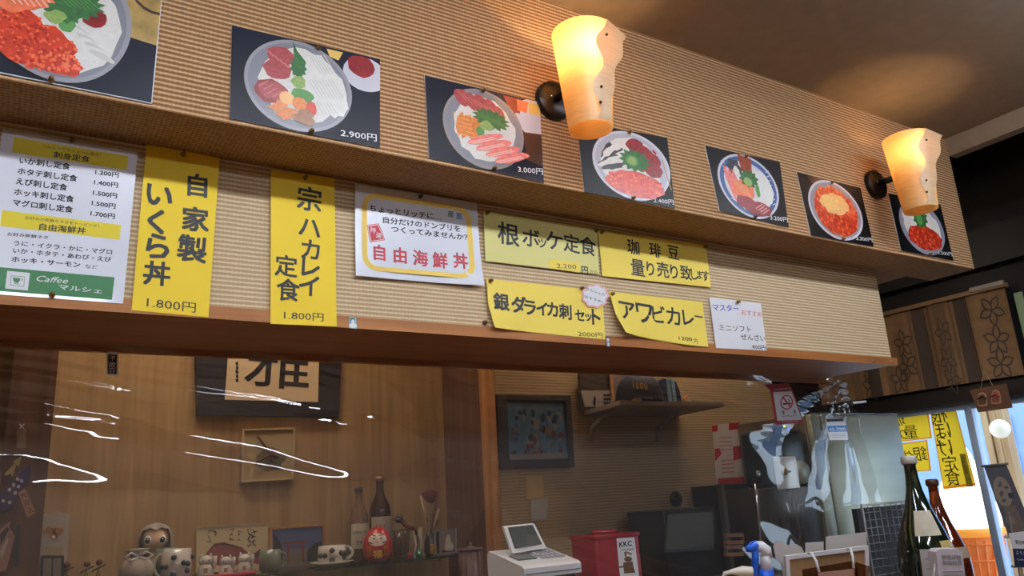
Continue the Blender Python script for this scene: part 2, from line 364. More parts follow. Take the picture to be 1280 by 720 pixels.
def push_pin(parent, x, y, ax, v, mat=None, r=.0055):
    p = at(x, y, ax, v)
    MB().lathe(p, [(.001, 0), (.0015, .003), (r, .0035), (r*.9, .006), (r*.45, .0085), (r*.7, .013), (0.0005, .0145)], mat or BRASS, 12, (0, -1, 0)).build('push_pin', parent)
def photo(q, bgm, label, paint, pins, curl=0, price=None, film=True):
    Y = BY-.0035; fn = uvq(q); ow = at((q[2][0]+q[3][0])/2, (q[2][1]+q[3][1])/2, 1, Y)
    t = thing('food_photo', ow, label, 'photo', 'laminated dish photos along the bulkhead')
    mb = MB(); pts = [at(x, y, 1, Y) for x, y in q]; mb.prism(pts, (0, .0025, 0), bgm, WPL); mb.build('photo_sheet', t)
    fl = Flat(1, Y); cnt = [0]
    def shape(pts, m, k):
        pts = clip01(pts); cnt[0] += 1
        if pts: fl.poly([fn(u, v) for u, v in pts], m, k*.9+cnt[0]*.004)
    paint(shape, lambda *a, **kk: None)
    fl.mb.build('printed_dish', t)
    if price:
        f2 = Flat(1, Y); f2.line(price[0], fn(*price[1]), fn(*price[2]), price[3], PWHITE, 14, bold=.01); f2.mb.build('lettering', t)
    if q[0][0] < 0: MB().tube([p+Vector((0, .001, 0)) for p in pts], .0016, M('film_edge', (216, 220, 226), .2, coat=.6), 6, True).build('film_edge', t)
    for u, v in pins:
        x, y = fn(u, v); push_pin(t, x, y, 1, Y)
    return t
def roe(shape, cx, cy, rx, ry, n, k, mats, seed=1, r=.012, asp=1.5):
    rg = random.Random(seed)
    for i in range(n):
        a = rg.uniform(0, 6.283); d = math.sqrt(rg.random()); x = cx+rx*d*math.cos(a); y = cy+ry*d*math.sin(a)
        shape([(x+r*math.cos(b*1.047), y+r*asp*math.sin(b*1.047)) for b in range(6)], mats[i % len(mats)], k+(i % 3)*.3)
def slices(shape, pts, m, k, rx, ry, rot=0, seed=3):
    for i, (x, y) in enumerate(pts): shape(blob(x, y, rx, ry, 14, .1, rot, seed+i), m, k+i*.2)
def lines(shape, x, y, n, dx, dy, ln, ang, m, k, w=.004):
    for i in range(n):
        cx, cy = x+dx*i, y+dy*i; ca, sa = math.cos(ang), math.sin(ang)
        shape([(cx-ca*ln+sa*w, cy-sa*ln-ca*w), (cx+ca*ln+sa*w, cy+sa*ln-ca*w), (cx+ca*ln-sa*w, cy+sa*ln+ca*w), (cx-ca*ln-sa*w, cy-sa*ln+ca*w)], m, k)
TUL = M('tuna_light', (200, 120, 112), .3, coat=.4); SQL = M('squid_shade', (206, 206, 200), .3, coat=.4); LG = M('leaf_light', (84, 146, 70), .4, coat=.3); CRL = M('crab_pale', (240, 190, 176), .3, coat=.4)
def plate(shape, cx, cy, ru, rv, m=BOWL, inner=None):
    shape(blob(cx-.02, cy+.02, ru*1.03, rv*1.0, 40, 0), PBLK, 1)
    shape(blob(cx, cy, ru, rv, 44, 0), m, 2)
    shape(blob(cx, cy, ru*.93, rv*.93, 44, 0), inner or M('bowl_inner', (128, 130, 140), .3, coat=.5, var=.06), 3)
def d1(s, _):
    s([(.72, 0), (1, 0), (1, .58), (.7, .5)], GOLD, 1); s(blob(1.0, .1, .16, .26, 24, 0), DISH, 1.2); s(blob(1.0, .09, .15, .25, 24, 0), GOLD, 1.4)
    plate(s, .53, .49, .345, .49)
    s(blob(.54, .52, .28, .40, 26, .04), RICE, 4)
    s(blob(.66, .62, .14, .17, 30, .09, .3), SQUID, 5)
    for i in range(9): s(blob(.60+.018*i, .50+.028*i, .07, .022, 12, .12, .9-.05*i), SQUID if i % 2 else SQL, 5.3+i*.06)
    s(blob(.42, .72, .20, .19, 24, .08, .5), ROE, 6); s(blob(.34, .58, .13, .16, 20, .08), ROE, 6.1); s(blob(.52, .83, .14, .09, 18, .1, .3), ROE, 6.2)
    roe(s, .43, .73, .19, .19, 240, 7, [ROE2, ROE, ROE3, ROE], 5, .009); roe(s, .34, .58, .13, .16, 110, 7, [ROE2, ROE, ROE3], 6, .009); roe(s, .53, .83, .13, .08, 60, 7, [ROE2, SALM], 7, .009)
    slices(s, [(.33, .38), (.40, .35), (.48, .32)], SALM, 7.8, .08, .10, .4); slices(s, [(.37, .27), (.45, .25)], TUNA, 8, .07, .09, .4); lines(s, .31, .36, 7, .03, .0, .05, 1.1, CRL, 8.3)
    s(blob(.70, .44, .06, .07, 12, .1), TUNAD, 6.4)
    s(leaf(.62, .36, .13, .12, 14, -.2), LEAFG, 8.8); s(leaf(.56, .42, .10, .10, rot=.3), LEAFG, 9); s(blob(.57, .52, .04, .06, 12, .1), LG, 8.9); lines(s, .56, .34, 7, .022, .0, .05, .9, LG, 9.2, .002)
    s(blob(.515, .47, .05, .055, 16, .2), WASABI, 9.6)
def d2(s, _):
    s(blob(.90, .21, .15, .19, 20, 0), BOWLW, 1); s(blob(.87, .13, .09, .12, 14, .1), TUNAD, 1.5); s([(.64, .02), (.75, .02), (.72, .12), (.66, .1)], EGG, 1.2)
    plate(s, .45, .5, .362, .49)
    s(blob(.46, .5, .27, .40, 26, .06), RICE, 4)
    slices(s, [(.33, .22), (.31, .37)], TUNA, 5, .095, .11, .1); s(blob(.27, .62, .115, .13, 16, .08), TUNAD, 5.4); s(blob(.28, .60, .10, .10, 16, .1), TUNA, 5.6)
    lines(s, .25, .2, 5, .035, .03, .05, .9, TUL, 6.3); lines(s, .22, .55, 5, .03, .03, .05, -.9, TUL, 6.3)
    s(blob(.63, .44, .135, .33, 26, .07, -.25), SQUID, 6); lines(s, .56, .22, 6, .02, -.006, .10, 1.15, SQL, 7); lines(s, .56, .50, 8, .022, -.008, .10, 1.15, SQL, 7); lines(s, .60, .70, 5, .022, -.008, .06, 1.15, SQL, 7)
    s([(.41, .02), (.44, .12), (.50, .22), (.48, .34), (.42, .40), (.42, .2)], LEAFG, 7); s(leaf(.45, .30, .06, .12), LEAFG, 7.2)
    s(blob(.45, .46, .05, .07, 12, .15), WASABI, 8); s(blob(.48, .60, .08, .07, 14, .15, .4), LG, 7.5)
    s(blob(.375, .66, .05, .07, 14, .05), PALEO, 9); s(blob(.46, .69, .05, .07, 14, .06), UNI, 9.2); s(blob(.54, .73, .04, .08, 12, .1), ROE, 8)
    for i, (a, b) in enumerate(((.31, .79), (.36, .85), (.34, .74), (.40, .81))): s(blob(a, b, .055, .045, 14, .25, i), UNI, 8.4+i*.2)
    for i, (a, b) in enumerate(((.47, .85), (.52, .86), (.50, .80))): s(blob(a, b, .06, .05, 14, .15, i), CLAM, 9.3+i*.2)
def d3(s, _):
    s(blob(.95, .22, .17, .24, 20, 0), BOWLW, 1); s([(.68, .02), (.84, .02), (.82, .2), (.74, .2)], TUNAD, 1.5); s([(.8, .03), (.9, .03), (.88, .17), (.8, .17)], SALM, 1.6); s([(.9, .03), (1, .03), (1, .17), (.9, .17)], EGG, 1.6)
    s([(.84, .42), (1, .4), (1, .8), (.86, .76)], DISH, 1)
    plate(s, .49, .5, .353, .485, M('bowl_taupe', (146, 138, 136), .3, coat=.5, var=.08))
    s(blob(.50, .5, .27, .40, 26, .06), RICE, 4)
    slices(s, [(.32, .17), (.40, .19), (.48, .19), (.56, .22), (.62, .28)], TUNA, 5, .065, .11, -.3); lines(s, .32, .15, 7, .045, .018, .06, .9, TUL, 6.4)
    for i in range(5): s(blob(.29+.035*i, .50+.02*(i % 2), .035, .15, 14, .1, .12), UNI, 6+i*.2)
    lines(s, .30, .38, 6, .005, .05, .08, .05, PALEO, 7.5, .003)
    s(leaf(.56, .36, .17, .13, 14, .25), LEAFG, 8); lines(s, .45, .33, 8, .03, .01, .05, .9, LG, 8.5, .003)
    s(blob(.52, .45, .055, .06, 12, .2), WASABI, 9); s(blob(.46, .54, .035, .07, 12, .1), LG, 8.7)
    for i in range(4): s(blob(.50+.075*i, .62+.055*i, .18, .048, 16, .06, -.55), CRAB, 9+i*.4); lines(s, .47+.075*i, .64+.055*i, 2, .02, .01, .13, -.55, CRL, 9.3+i*.4, .006)
def d4(s, _):
    plate(s, .56, .5, .43, .485, BOWLW, M('bowl_pale', (178, 182, 196), .3, coat=.5))
    lines(s, .93, .45, 4, .01, .06, .12, 1.4, GOLD, 3.5, .005)
    s(blob(.55, .5, .34, .40, 26, .06), RICE, 4)
    for i in range(7): s(blob(.30+.035*(i % 4), .34+.07*(i//2), .04, .15, 14, .25, .5+.1*i), SHELLB if i % 2 == 0 else SQUID, 6+i*.2)
    slices(s, [(.62, .20), (.70, .28), (.80, .38), (.80, .52)], TUNAD, 5.5, .10, .10, .4); roe(s, .74, .38, .14, .18, 50, 6.6, [ROE3, TUNAD], 3, .014)
    s(blob(.58, .76, .32, .18, 24, .07, .06), ROE, 7); roe(s, .58, .76, .32, .17, 190, 7.5, [ROE2, ROE, ROE3, ROE], 8, .012)
    s(leaf(.60, .42, .18, .17, 13, .2), LEAFG, 8.8); s(blob(.57, .43, .07, .08, 12, .1), LG, 9.4); s(blob(.57, .43, .045, .055, 12, .2), WASABI, 9.8)
def d5(s, _):
    plate(s, .50, .5, .42, .485, BOWLW, BLUEP); s(blob(.5, .5, .335, .385, 30, 0), BOWLW, 3.6)
    lines(s, .2, .2, 9, .005, .07, .03, .6, BOWLW, 3.4, .006); lines(s, .8, .2, 9, .005, .07, .03, -.6, BOWLW, 3.4, .006)
    s(blob(.50, .52, .31, .36, 26, .06), RICE, 4)
    for i in range(3): s(blob(.24+.055*i, .50+.03*i, .032, .27, 14, .06, -.15), CRAB, 6+i*.3)
    s(blob(.34, .24, .09, .13, 14, .3), SHELLB, 6); s(blob(.36, .32, .05, .10, 14, .2), SQUID, 6.4)
    s([(.42, .02), (.60, .06), (.58, .30), (.44, .28)], M('prawn_shell', (150, 62, 30), .3, coat=.5, var=.5, vscale=90), 7)
    s(blob(.72, .46, .11, .25, 18, .08, -.25), SQUID, 6.5); s(blob(.70, .35, .08, .10, 14, .1), PALEO, 6.2)
    s(blob(.42, .58, .15, .16, 18, .08), SALM, 7.5); lines(s, .33, .52, 6, .03, .015, .09, 1.2, PALEO, 7.9, .004)
    s(blob(.58, .82, .20, .11, 18, .08), TUNAD, 8); s(blob(.42, .76, .14, .10, 18, .1), TUNAD, 8.1); lines(s, .6, .78, 4, .03, .02, .07, -.7, CRL, 8.5, .005)
    s(leaf(.52, .38, .14, .15, 10, .5), LEAFG, 9); s(blob(.50, .43, .06, .07, 12, .1), WASABI, 9.5); s(blob(.62, .54, .03, .10, 10, .1), LG, 9.2)
def d6(s, _):
    s([(.15, 0), (.6, 0), (.6, .1), (.2, .12)], DISH, 1)
    plate(s, .50, .5, .42, .485, BOWLW, BOWL)
    s(blob(.50, .52, .34, .40, 26, .05), ROE, 5); roe(s, .5, .5, .34, .40, 260, 5.5, [SALM, ROE2, ROE, SALM], 4, .018)
    s(blob(.50, .68, .28, .2, 26, .06), ROE, 6.4); roe(s, .5, .7, .28, .18, 80, 6.6, [ROE2, ROE, ROE3], 9, .018)
    s(blob(.50, .40, .22, .18, 20, .12), PALEO, 7)
    for i in range(8): s(blob(.38+.05*(i % 4), .34+.11*(i//4), .05, .055, 12, .15), M('uni_pale', (240, 196, 122), .3, coat=.4, var=.15, vscale=90), 7.5+i*.1)
def d7(s, _):
    plate(s, .52, .5, .42, .485, BOWL, M('bowl_blueish', (150, 156, 176), .3, coat=.5))
    s(blob(.52, .5, .34, .38, 26, .06), SQUID, 5); s(blob(.3, .33, .12, .14, 18, .1), SQUID, 5.4)
    s(blob(.53, .68, .32, .22, 24, .06), ROE, 6); roe(s, .53, .68, .32, .21, 170, 6.5, [ROE, ROE3, ROE3, ROE2], 12, .018)
    s(leaf(.52, .34, .15, .2, 10, .3), LEAFG, 8); s(blob(.5, .36, .06, .10, 12, .1), LG, 8.5)
photo([(-75, -62), (206, -42), (189.5, 129), (-62, 78)], NAVY, 'largest dish photo at top left, salmon roe and white squid bowl, edge film shining', d1, [(.50, .985)])
photo([(290, 31.5), (475, 74), (475, 185), (287, 148)], NAVY, 'photo of tuna, white squid and sea urchin bowl priced 2.900 yen', d2, [(.58, .04), (.54, .975)], price=('2.900円', (.735, .955), (.975, .935), 10.5))
photo([(531, 94), (674.5, 128), (680, 228.5), (536.5, 197)], NAVY, 'photo of crab leg bowl priced 3.000 yen, left of the nearer lamp', d3, [(.5, .03), (.56, .97)], price=('3.000円', (.77, .94), (.99, .90), 9))
photo([(721, 152), (834, 172), (843.7, 260.5), (730.6, 239.5)], PBLK, 'photo of roe and black shellfish bowl priced 2.400 yen under the nearer lamp', d4, [(.57, .03), (.53, .975)], price=('2.400円', (.76, .975), (.985, .95), 7))
photo([(881.4, 182), (974.6, 202.5), (986, 284.4), (899.7, 263.7)], PBLK, 'photo of blue rimmed bowl with prawn head and salmon priced 3.200 yen', d5, [(.53, .04), (.5, .97)], price=('3.200円', (.73, .95), (.99, .92), 7))
photo([(996, 215), (1075.5, 234.6), (1092.3, 308.6), (1013.7, 294.2)], PBLK, 'photo of orange roe bowl with pale sea urchin in the middle priced 2.300 yen', d6, [(.53, .04), (.5, .975)], price=('2.300円', (.72, .94), (.985, .92), 6))
photo([(1110, 241), (1175.5, 256), (1192, 326), (1126.5, 313)], PBLK, 'rightmost dish photo, red roe and green leaf bowl half under the farther lamp', d7, [(.53, .975)], price=('1.500円', (.72, .94), (.985, .92), 5.5))
# ================================================================ PAPER SIGNS ON THE PANEL
SY = 1.5925
def sign(pts, mat, label, draw, pins=(), name='paper_sign', Y=SY, cat='sign', group=None, th=.0012, pinmat=None, curl=None):
    xs = [p[0] for p in pts]; ys = [p[1] for p in pts]
    t = thing(name, at(sum(xs)/len(xs), max(ys), 1, Y), label, cat, group)
    P = [at(x, y, 1, Y) for x, y in pts]
    bm = bmesh.new(); fv = [bm.verts.new(p) for p in P]; bm.faces.new(fv)
    if curl:
        bmesh.ops.triangulate(bm, faces=bm.faces[:]); bmesh.ops.subdivide_edges(bm, edges=bm.edges[:], cuts=5, use_grid_fill=True)
    cs = [(P[i].copy(), dy) for i, dy in (curl or {}).items()]
    def bend(q):
        d = sum(dy*max(0, 1-(Vector((q.x, 0, q.z))-Vector((c.x, 0, c.z))).length/.13)**1.7 for c, dy in cs)
        q.y -= d
    me_ = MB()
    front = [(v.co.copy()) for v in bm.verts]; bm.verts.index_update(); F_ = [[v.index for v in f.verts] for f in bm.faces]; B_ = [[e.verts[0].index, e.verts[1].index] for e in bm.edges if e.is_boundary]; bm.free()
    n = len(front); me_.add(front+[q+Vector((0, th, 0)) for q in front], F_+[[i+n for i in reversed(f_)] for f_ in F_]+[(i, j, j+n, i+n) for i, j in B_], mat)
    f = Flat(1, Y); draw(f); f.parts.append(('lettering', f.mb))
    for mb in [me_]+[m_ for _, m_ in f.parts]:
        if cs:
            for q in mb.v: bend(q)
    me_.build('sheet', t)
    for nm, mb in f.parts:
        if mb.v: mb.build(nm, t)
    for p in pins: push_pin(t, p[0], p[1], 1, Y, pinmat)
    return t
def z(sc, ox, oy): return lambda x, y: (ox+x/sc, oy+y/sc)
LAM = M('laminated_white', (226, 230, 240), .25, coat=.7, var=.02)
def g_menu(f):
    a = z(6, 0, 160); b = z(5.54, 0, 260)
    f.poly([a(105, 68), a(960, 212), a(950, 317), a(90, 182)], BAND, 1); f.poly([b(15, 15), b(838, 118), b(830, 220), b(0, 125)], BAND, 1)
    f.line('ヘルシーでボリューム満点！', a(318, 145), a(752, 215), 5, INK, 2); f.line('刺身定食', a(400, 218), a(672, 256), 8.6, INK, 2, .02)
    for t, p, q, pr_, c, d in (('いか刺し定食', (143, 262), (525, 310), '1.200円', (713, 345), (890, 370)), ('ホタテ刺し定食', (130, 342), (578, 400), '1.400円', (703, 422), (884, 446)),
                              ('えび刺し定食', (118, 417), (503, 468), '1.500円', (695, 500), (877, 526)), ('ホッキ刺し定食', (103, 498), (553, 555), '1.500円', (686, 577), (866, 604)), ('マグロ刺し定食', (95, 578), (545, 634), '1.700円', (677, 655), (860, 680))):
        f.line(t, a(*p), a(*q), 9, INK, 2, .03); f.line(pr_, a(*c), a(*d), 7.2, INK, 2, .03)
    f.line('お好みの新鮮なネタをトッピング！', b(175, 76), b(683, 136), 4.6, INK, 2); f.line('自由海鮮丼', b(270, 148), b(592, 178), 9, INK, 2, .02)
    f.line('お好み新鮮ネタ', b(50, 190), b(332, 215), 4.8, INK, 2, .01)
    f.line('うに・イクラ・かに・マグロ', b(95, 257), b(775, 320), 7, INK, 2, .02); f.line('いか・ホタテ・あわび・えび', b(88, 308), b(768, 372), 7, INK, 2, .02)
    f.line('ホッキ・サーモン', b(78, 370), b(555, 410), 7.4, INK, 2, .03); f.line('など', b(590, 415), b(675, 422), 5.4, INK, 2, .01)
    f.poly([b(-20, 408), b(793, 480), b(775, 636), b(-40, 572)], GREEN, 1); f.poly([b(50, 435), b(208, 450), b(193, 572), b(35, 558)], WHITE, 2)
    f.poly([b(76, 468), b(172, 476), b(166, 545), b(72, 536)], GREEN, 3); f.poly([b(79, 471), b(169, 479), b(163, 542), b(75, 533)], WHITE, 3.5)
    f.poly([b(88, 482), b(142, 488), b(136, 508), b(124, 520), b(104, 518), b(92, 505)], GREEN, 4); f.poly([b(96, 522), b(134, 526), b(133, 530), b(95, 526)], GREEN, 4)
    for i in range(6):
        a0 = -1.3+i*.43; c0 = (144, 497); f.poly([b(c0[0]+12*math.cos(a0), c0[1]+9*math.sin(a0)), b(c0[0]+12*math.cos(a0+.43), c0[1]+9*math.sin(a0+.43)), b(c0[0]+8*math.cos(a0+.43), c0[1]+5*math.sin(a0+.43)), b(c0[0]+8*math.cos(a0), c0[1]+5*math.sin(a0))], GREEN, 4)
    f.line('Caffee', b(242, 505), b(462, 524), 10, WHITE, 3, .0, .35); f.line('マルシェ', b(405, 560), b(705, 592), 7, WHITE, 3, .01)
sign([(3, 161), (172.4, 190.3), (153.8, 379.6), (-21, 366.5)], LAM, 'white set meal menu with two yellow bands and green foot at far left', g_menu, [(90, 176.5), (65, 369)], 'menu_sheet')
def g_s1(f):
    a = z(2.483, 0, 150); rg = random.Random(2)
    for ch, x, y, h in (('自', 613, 203, 72), ('家', 607, 308, 76), ('製', 597, 400, 82), ('い', 495, 235, 62), ('く', 484, 315, 66), ('ら', 490, 392, 66), ('丼', 487, 476, 74)): f.glyph(ch, *a(x, y), h/2.483, INK, bold=.032, rot=rg.uniform(-.05, .02))
    f.new('main_lettering')
    f.line('1.800円', a(455, 578), a(607, 596), 14, INK, bold=.0)
sign([(183.2, 179), (274.6, 197.5), (260.6, 396.5), (164.3, 387.6)], YEL, 'tall yellow strip for the salmon roe bowl, 1.800 yen, next to the white menu', g_s1, [(228.5, 194)], group=None)
def g_s2(f):
    a = z(2.7686, 270, 180); rg = random.Random(4)
    for ch, x, y, h in (('宗', 323, 190, 84), ('ハ', 324, 290, 62), ('カ', 327, 365, 58), ('レ', 328, 425, 58), ('イ', 322, 490, 60), ('定', 243, 422, 74), ('食', 250, 505, 76)): f.glyph(ch, *a(x, y), h/2.7686, INK, bold=.022, rot=rg.uniform(-.05, .02))
    f.new('main_lettering')
    f.line('1.800円', a(235, 604), a(372, 612), 11.5, INK)
sign([(338.6, 211.8), (418, 222.6), (421, 408.3), (338, 404.7)], YEL, 'tall yellow strip for the flounder set meal, 1.800 yen, alone between two wall gaps', g_s2, [(381, 223)])
def rring(f, o, i_, mat, k):
    n = len(o)
    for j in range(n): f.poly([o[j], o[(j+1) % n], i_[(j+1) % n], i_[j]], mat, k)
def rrect(fn, r, m, n=5):
    out = []
    for cx, cy, a0 in ((1-m-r, m*1.3+r*1.3, -90), (1-m-r, 1-m*1.3-r*1.3, 0), (m+r, 1-m*1.3-r*1.3, 90), (m+r, m*1.3+r*1.3, 180)):
        for j in range(n+1):
            an = R(a0+90*j/n); out.append(fn(cx+r*math.cos(an), cy+r*1.3*math.sin(an)))
    return out
def g_lam(f):
    q = [(444, 230), (596, 253.3), (602.5, 358), (443.7, 345)]; fn = uvq(q); a = z(4.8, 440, 220)
    BY_ = M('soft_yellow', (240, 206, 90), .5); rring(f, rrect(fn, .12, .055), rrect(fn, .09, .095), BY_, 1)
    f.line('ちょっとリッチに…', a(105, 208), a(535, 264), 9, INK, bold=.025); f.line('自分だけのドンブリを', a(185, 278), a(650, 333), 8.6, INK, bold=.025); f.line('つくってみませんか？', a(235, 333), a(693, 384), 8.6, INK, bold=.025)
    f.glyph('産', *a(592, 228), 8.5, GREEN, bold=.02); f.glyph('直', *a(642, 240), 8.5, BLUE, bold=.02)
    f.poly([a(88, 295), a(160, 285), a(198, 385), a(108, 400)], RED, 2); f.poly([a(92, 299), a(157, 290), a(193, 382), a(112, 395)], WHITE, 2.5); f.poly([a(96, 303), a(155, 294), a(189, 379), a(115, 391)], RED, 3)
    f.glyph('特', *a(125, 325), 7, WHITE, 4, rot=-.15); f.glyph('選', *a(160, 358), 7, WHITE, 4, rot=-.15)
    for ch, x, y in (('自', 165, 463), ('由', 290, 478), ('海', 412, 495), ('鮮', 530, 508), ('丼', 650, 512)): f.glyph(ch, *a(x-2, y-2), 19.5, INK, 2, bold=.02); f.glyph(ch, *a(x, y), 19, RED, 3, bold=.02)
sign([(444, 230), (596, 253.3), (602.5, 358), (443.7, 345)], LAM, 'white laminated sign with rounded yellow border and large red characters', g_lam, [(524.5, 246.5)], pinmat=M('green_pin', (40, 90, 50), .4), curl={2: .012, 3: .006})
def g_a(f):
    a = z(7.58, 600, 255); rg = random.Random(5)
    for ch, x, y, h in (('根', 270, 285, 215), ('ボ', 482, 322, 150), ('ッ', 590, 375, 75), ('ケ', 705, 350, 150), ('定', 868, 375, 172), ('食', 1020, 398, 175)): f.glyph(ch, *a(x, y), h/7.58, INK, bold=.018, rot=-.06, wide=1.05)
    f.new('main_lettering')
    f.poly([a(655, 522), a(950, 560), a(945, 650), a(655, 605)], YEL2, 1); f.line('2.200', a(727, 605), a(912, 617), 7.5, INK); f.glyph('円', *a(992, 630), 10, INK, bold=.03); f.line('から', a(1042, 652), a(1112, 662), 5, INK)
sign([(604, 263), (746.4, 286.7), (749, 343), (606.9, 326.2)], YELP, 'pale yellow-green sign for a grilled fish set meal, 2.200 yen, upper row', g_a, [(608, 267), (744, 289)])
def g_b(f):
    a = z(8, 740, 280)
    for ch, x, y, h in (('珈', 412, 230, 150), ('琲', 630, 262, 145), ('豆', 812, 285, 140), ('量', 457, 437, 170), ('り', 583, 450, 120), ('売', 708, 458, 155), ('り', 820, 480, 120), ('致', 938, 487, 145), ('し', 1022, 505, 92), ('ま', 1076, 510, 72), ('す', 1135, 520, 88)): f.glyph(ch, *a(x, y), h/8, INK, bold=.018, rot=-.04)
sign([(747.5, 287.5), (882.5, 306), (888.7, 359), (753, 345)], YEL2, 'bright yellow sign about coffee beans by weight, upper row right', g_b, [(751, 291), (880, 309)])
def g_c(f):
    a = z(7.53, 600, 345)
    for ch, x, y, h in (('銀', 195, 245, 165), ('ダ', 362, 270, 140), ('ラ', 470, 300, 115), ('イ', 582, 308, 108), ('カ', 682, 315, 112), ('刺', 802, 335, 142), ('セ', 938, 370, 92), ('ッ', 1020, 392, 60), ('ト', 1092, 388, 125)): f.glyph(ch, *a(x, y), h/7.53, INK, bold=.035, rot=-.05)
    f.new('main_lettering')
    f.line('2000円', a(925, 563), a(1155, 580), 7, INK)
sign([(608, 348.3), (752.7, 363.8), (756.7, 424.4), (616, 410.7), (609.5, 382)], YEL2, 'yellow sign for a cod and squid set meal, 2000 yen, lower row left', g_c, [(612, 351.5)], curl={3: .012})
def g_d(f):
    a = z(5.818, 750, 355)
    for ch, x, y, h in (('ア', 187, 200, 118), ('ワ', 320, 215, 122), ('ビ', 425, 220, 105), ('カ', 532, 235, 108), ('レ', 640, 248, 92), ('ー', 716, 238, 62)): f.glyph(ch, *a(x, y), h/5.818, INK, bold=.018, rot=-.04, wide=1.1)
    f.new('main_lettering')
    f.line('1200', a(568, 408), a(662, 418), 6, INK); f.glyph('円', *a(690, 420), 6, INK)
sign([(761, 364.5), (878, 377.3), (885, 433.7), (860, 432), (775.8, 417.7), (764.6, 394.5)], YEL2, 'yellow sign for abalone curry with curled lower left corner, lower row', g_d, [(764, 368)], curl={4: .02, 5: .01, 3: .006})
BLK2 = M('blue_marker', (40, 70, 190), .5); REDM = M('red_marker', (214, 70, 60), .5)
def g_e(f):
    a = z(5.818, 750, 355)
    f.line('マスター', a(822, 190), a(1012, 200), 9, BLK2, bold=.01); f.line('おすすめ!', a(1030, 222), a(1190, 240), 7.5, REDM); f.line('ミニソフト', a(870, 335), a(1100, 350), 8.5, INK, bold=.005); f.line('ぜんざい', a(1025, 402), a(1205, 415), 8, INK, bold=.005); f.line('400円', a(1105, 470), a(1210, 480), 6.5, INK, bold=.01)
sign([(886.6, 371.3), (951, 379), (958.8, 438.3), (895, 435)], WHITE, 'small white card in blue, red and black marker, 400 yen, far right of the signs', g_e, [(921, 378)])
# speech bubble sticker between the two lower yellow signs
bc = (744, 369.8)
def bubble(k): return [(bc[0]+16.5*k*(1+.07*math.cos(9*i*2*math.pi/54))*math.cos(i*2*math.pi/54), bc[1]+14.5*k*(1+.07*math.cos(9*i*2*math.pi/54))*math.sin(i*2*math.pi/54)) for i in range(54)]
def g_bub(f):
    a = z(7.53, 600, 345); f.poly(bubble(.86), WHITE, 1); f.line('マルシェの', a(998, 130), a(1175, 192), 4.4, INK); f.line('おすすめ！', a(985, 205), a(1158, 258), 4.4, INK)
sign(bubble(1.0), M('pink_edge', (236, 184, 190), .5), 'cloud-shaped pink-edged note overlapping a yellow sign corner', g_bub, [(726, 361)], 'speech_bubble_note', Y=SY-.004, cat='note')
push_pin_t = MB().lathe(at(605, 403.5, 1, 1.6), [(.001, 0), (.006, .002), (.006, .005), (.003, .008), (.004, .012), (0, .013)], BRASS, 12, (0, -1, 0)).build('push_pin', label='lone brass push pin left of the lower yellow signs', cat='pin')
# small stickers on the oak trim and under it
TRY = 1.5925
def g_st(f):
    f.poly(blob(441, 400.5, 3.2, 3.5, 12, 0), BLUE, 1); f.poly(blob(441, 402, 2, 3, 12, 0), WHITE, 2); f.poly(blob(441, 407, 5, 3, 12, 0), WHITE, 1.5); f.poly(blob(440, 398.5, 2.2, 1.6, 10, 0), GREEN, 2)
sign([(437, 396), (445, 397), (446.5, 411), (436, 410)], M('sticker_blue', (150, 190, 205), .4), 'tiny blue and white round sticker on the oak strip', g_st, name='sticker', Y=TRY, cat='sticker', th=.0006)
def g_st2(f): f.glyph('開', 760, 425, 4.5, WHITE, bold=.02); f.glyph('運', 760.3, 430.5, 4.5, WHITE, bold=.02)
sign([(757, 421), (762.5, 421.5), (763.5, 434), (758, 433.5)], M('navy_sticker', (30, 34, 60), .4), 'tiny dark sticker with white marks on the oak strip under the cloud note', g_st2, name='sticker', Y=TRY, cat='sticker', th=.0006)
for k, (sx, sy) in enumerate(((1092, 452), (1113.5, 451.5))):
    p = at(sx, sy, 1, 1.594)
    MB().lathe(p, [(.005, 0), (.0045, .002), (.001, .003)], CHROME, 12, (0, -1, 0)).build('screw', bpy.data.objects['trim_2'])
# ================================================================ WALL LAMPS
def shade_mat(key, col=(.93, .58, .21), tr=.42):
    m = bpy.data.materials.new(key); m.use_nodes = True; nt = m.node_tree; L = nt.links; nt.nodes.remove(nt.nodes['Principled BSDF'])
    g = nt.nodes.new('ShaderNodeTexCoord'); mp = nt.nodes.new('ShaderNodeMapping'); mp.inputs['Scale'].default_value = (8, 8, 60); mp.inputs['Rotation'].default_value = (.5, .3, 0)
    n = nt.nodes.new('ShaderNodeTexNoise'); n.inputs['Scale'].default_value = 2; n.inputs['Detail'].default_value = 5; n.inputs['Distortion'].default_value = .8
    L.new(g.outputs['Object'], mp.inputs[0]); L.new(mp.outputs[0], n.inputs[0])
    rp = nt.nodes.new('ShaderNodeValToRGB'); e = rp.color_ramp.elements; e[0].position = .3; e[1].position = .7; e[0].color = tuple(.86*v for v in col)+(1,); e[1].color = tuple(col)+(1,)
    L.new(n.outputs['Fac'], rp.inputs[0])
    d = nt.nodes.new('ShaderNodeBsdfDiffuse'); t = nt.nodes.new('ShaderNodeBsdfTranslucent'); mx = nt.nodes.new('ShaderNodeMixShader'); mx.inputs[0].default_value = tr
    L.new(rp.outputs[0], d.inputs[0]); L.new(rp.outputs[0], t.inputs[0]); L.new(d.outputs[0], mx.inputs[1]); L.new(t.outputs[0], mx.inputs[2])
    gl = nt.nodes.new('ShaderNodeBsdfGlossy'); gl.inputs['Roughness'].default_value = .35; m2 = nt.nodes.new('ShaderNodeMixShader'); m2.inputs[0].default_value = .04
    L.new(mx.outputs[0], m2.inputs[1]); L.new(gl.outputs[0], m2.inputs[2]); L.new(m2.outputs[0], nt.nodes['Material Output'].inputs[0])
    return m
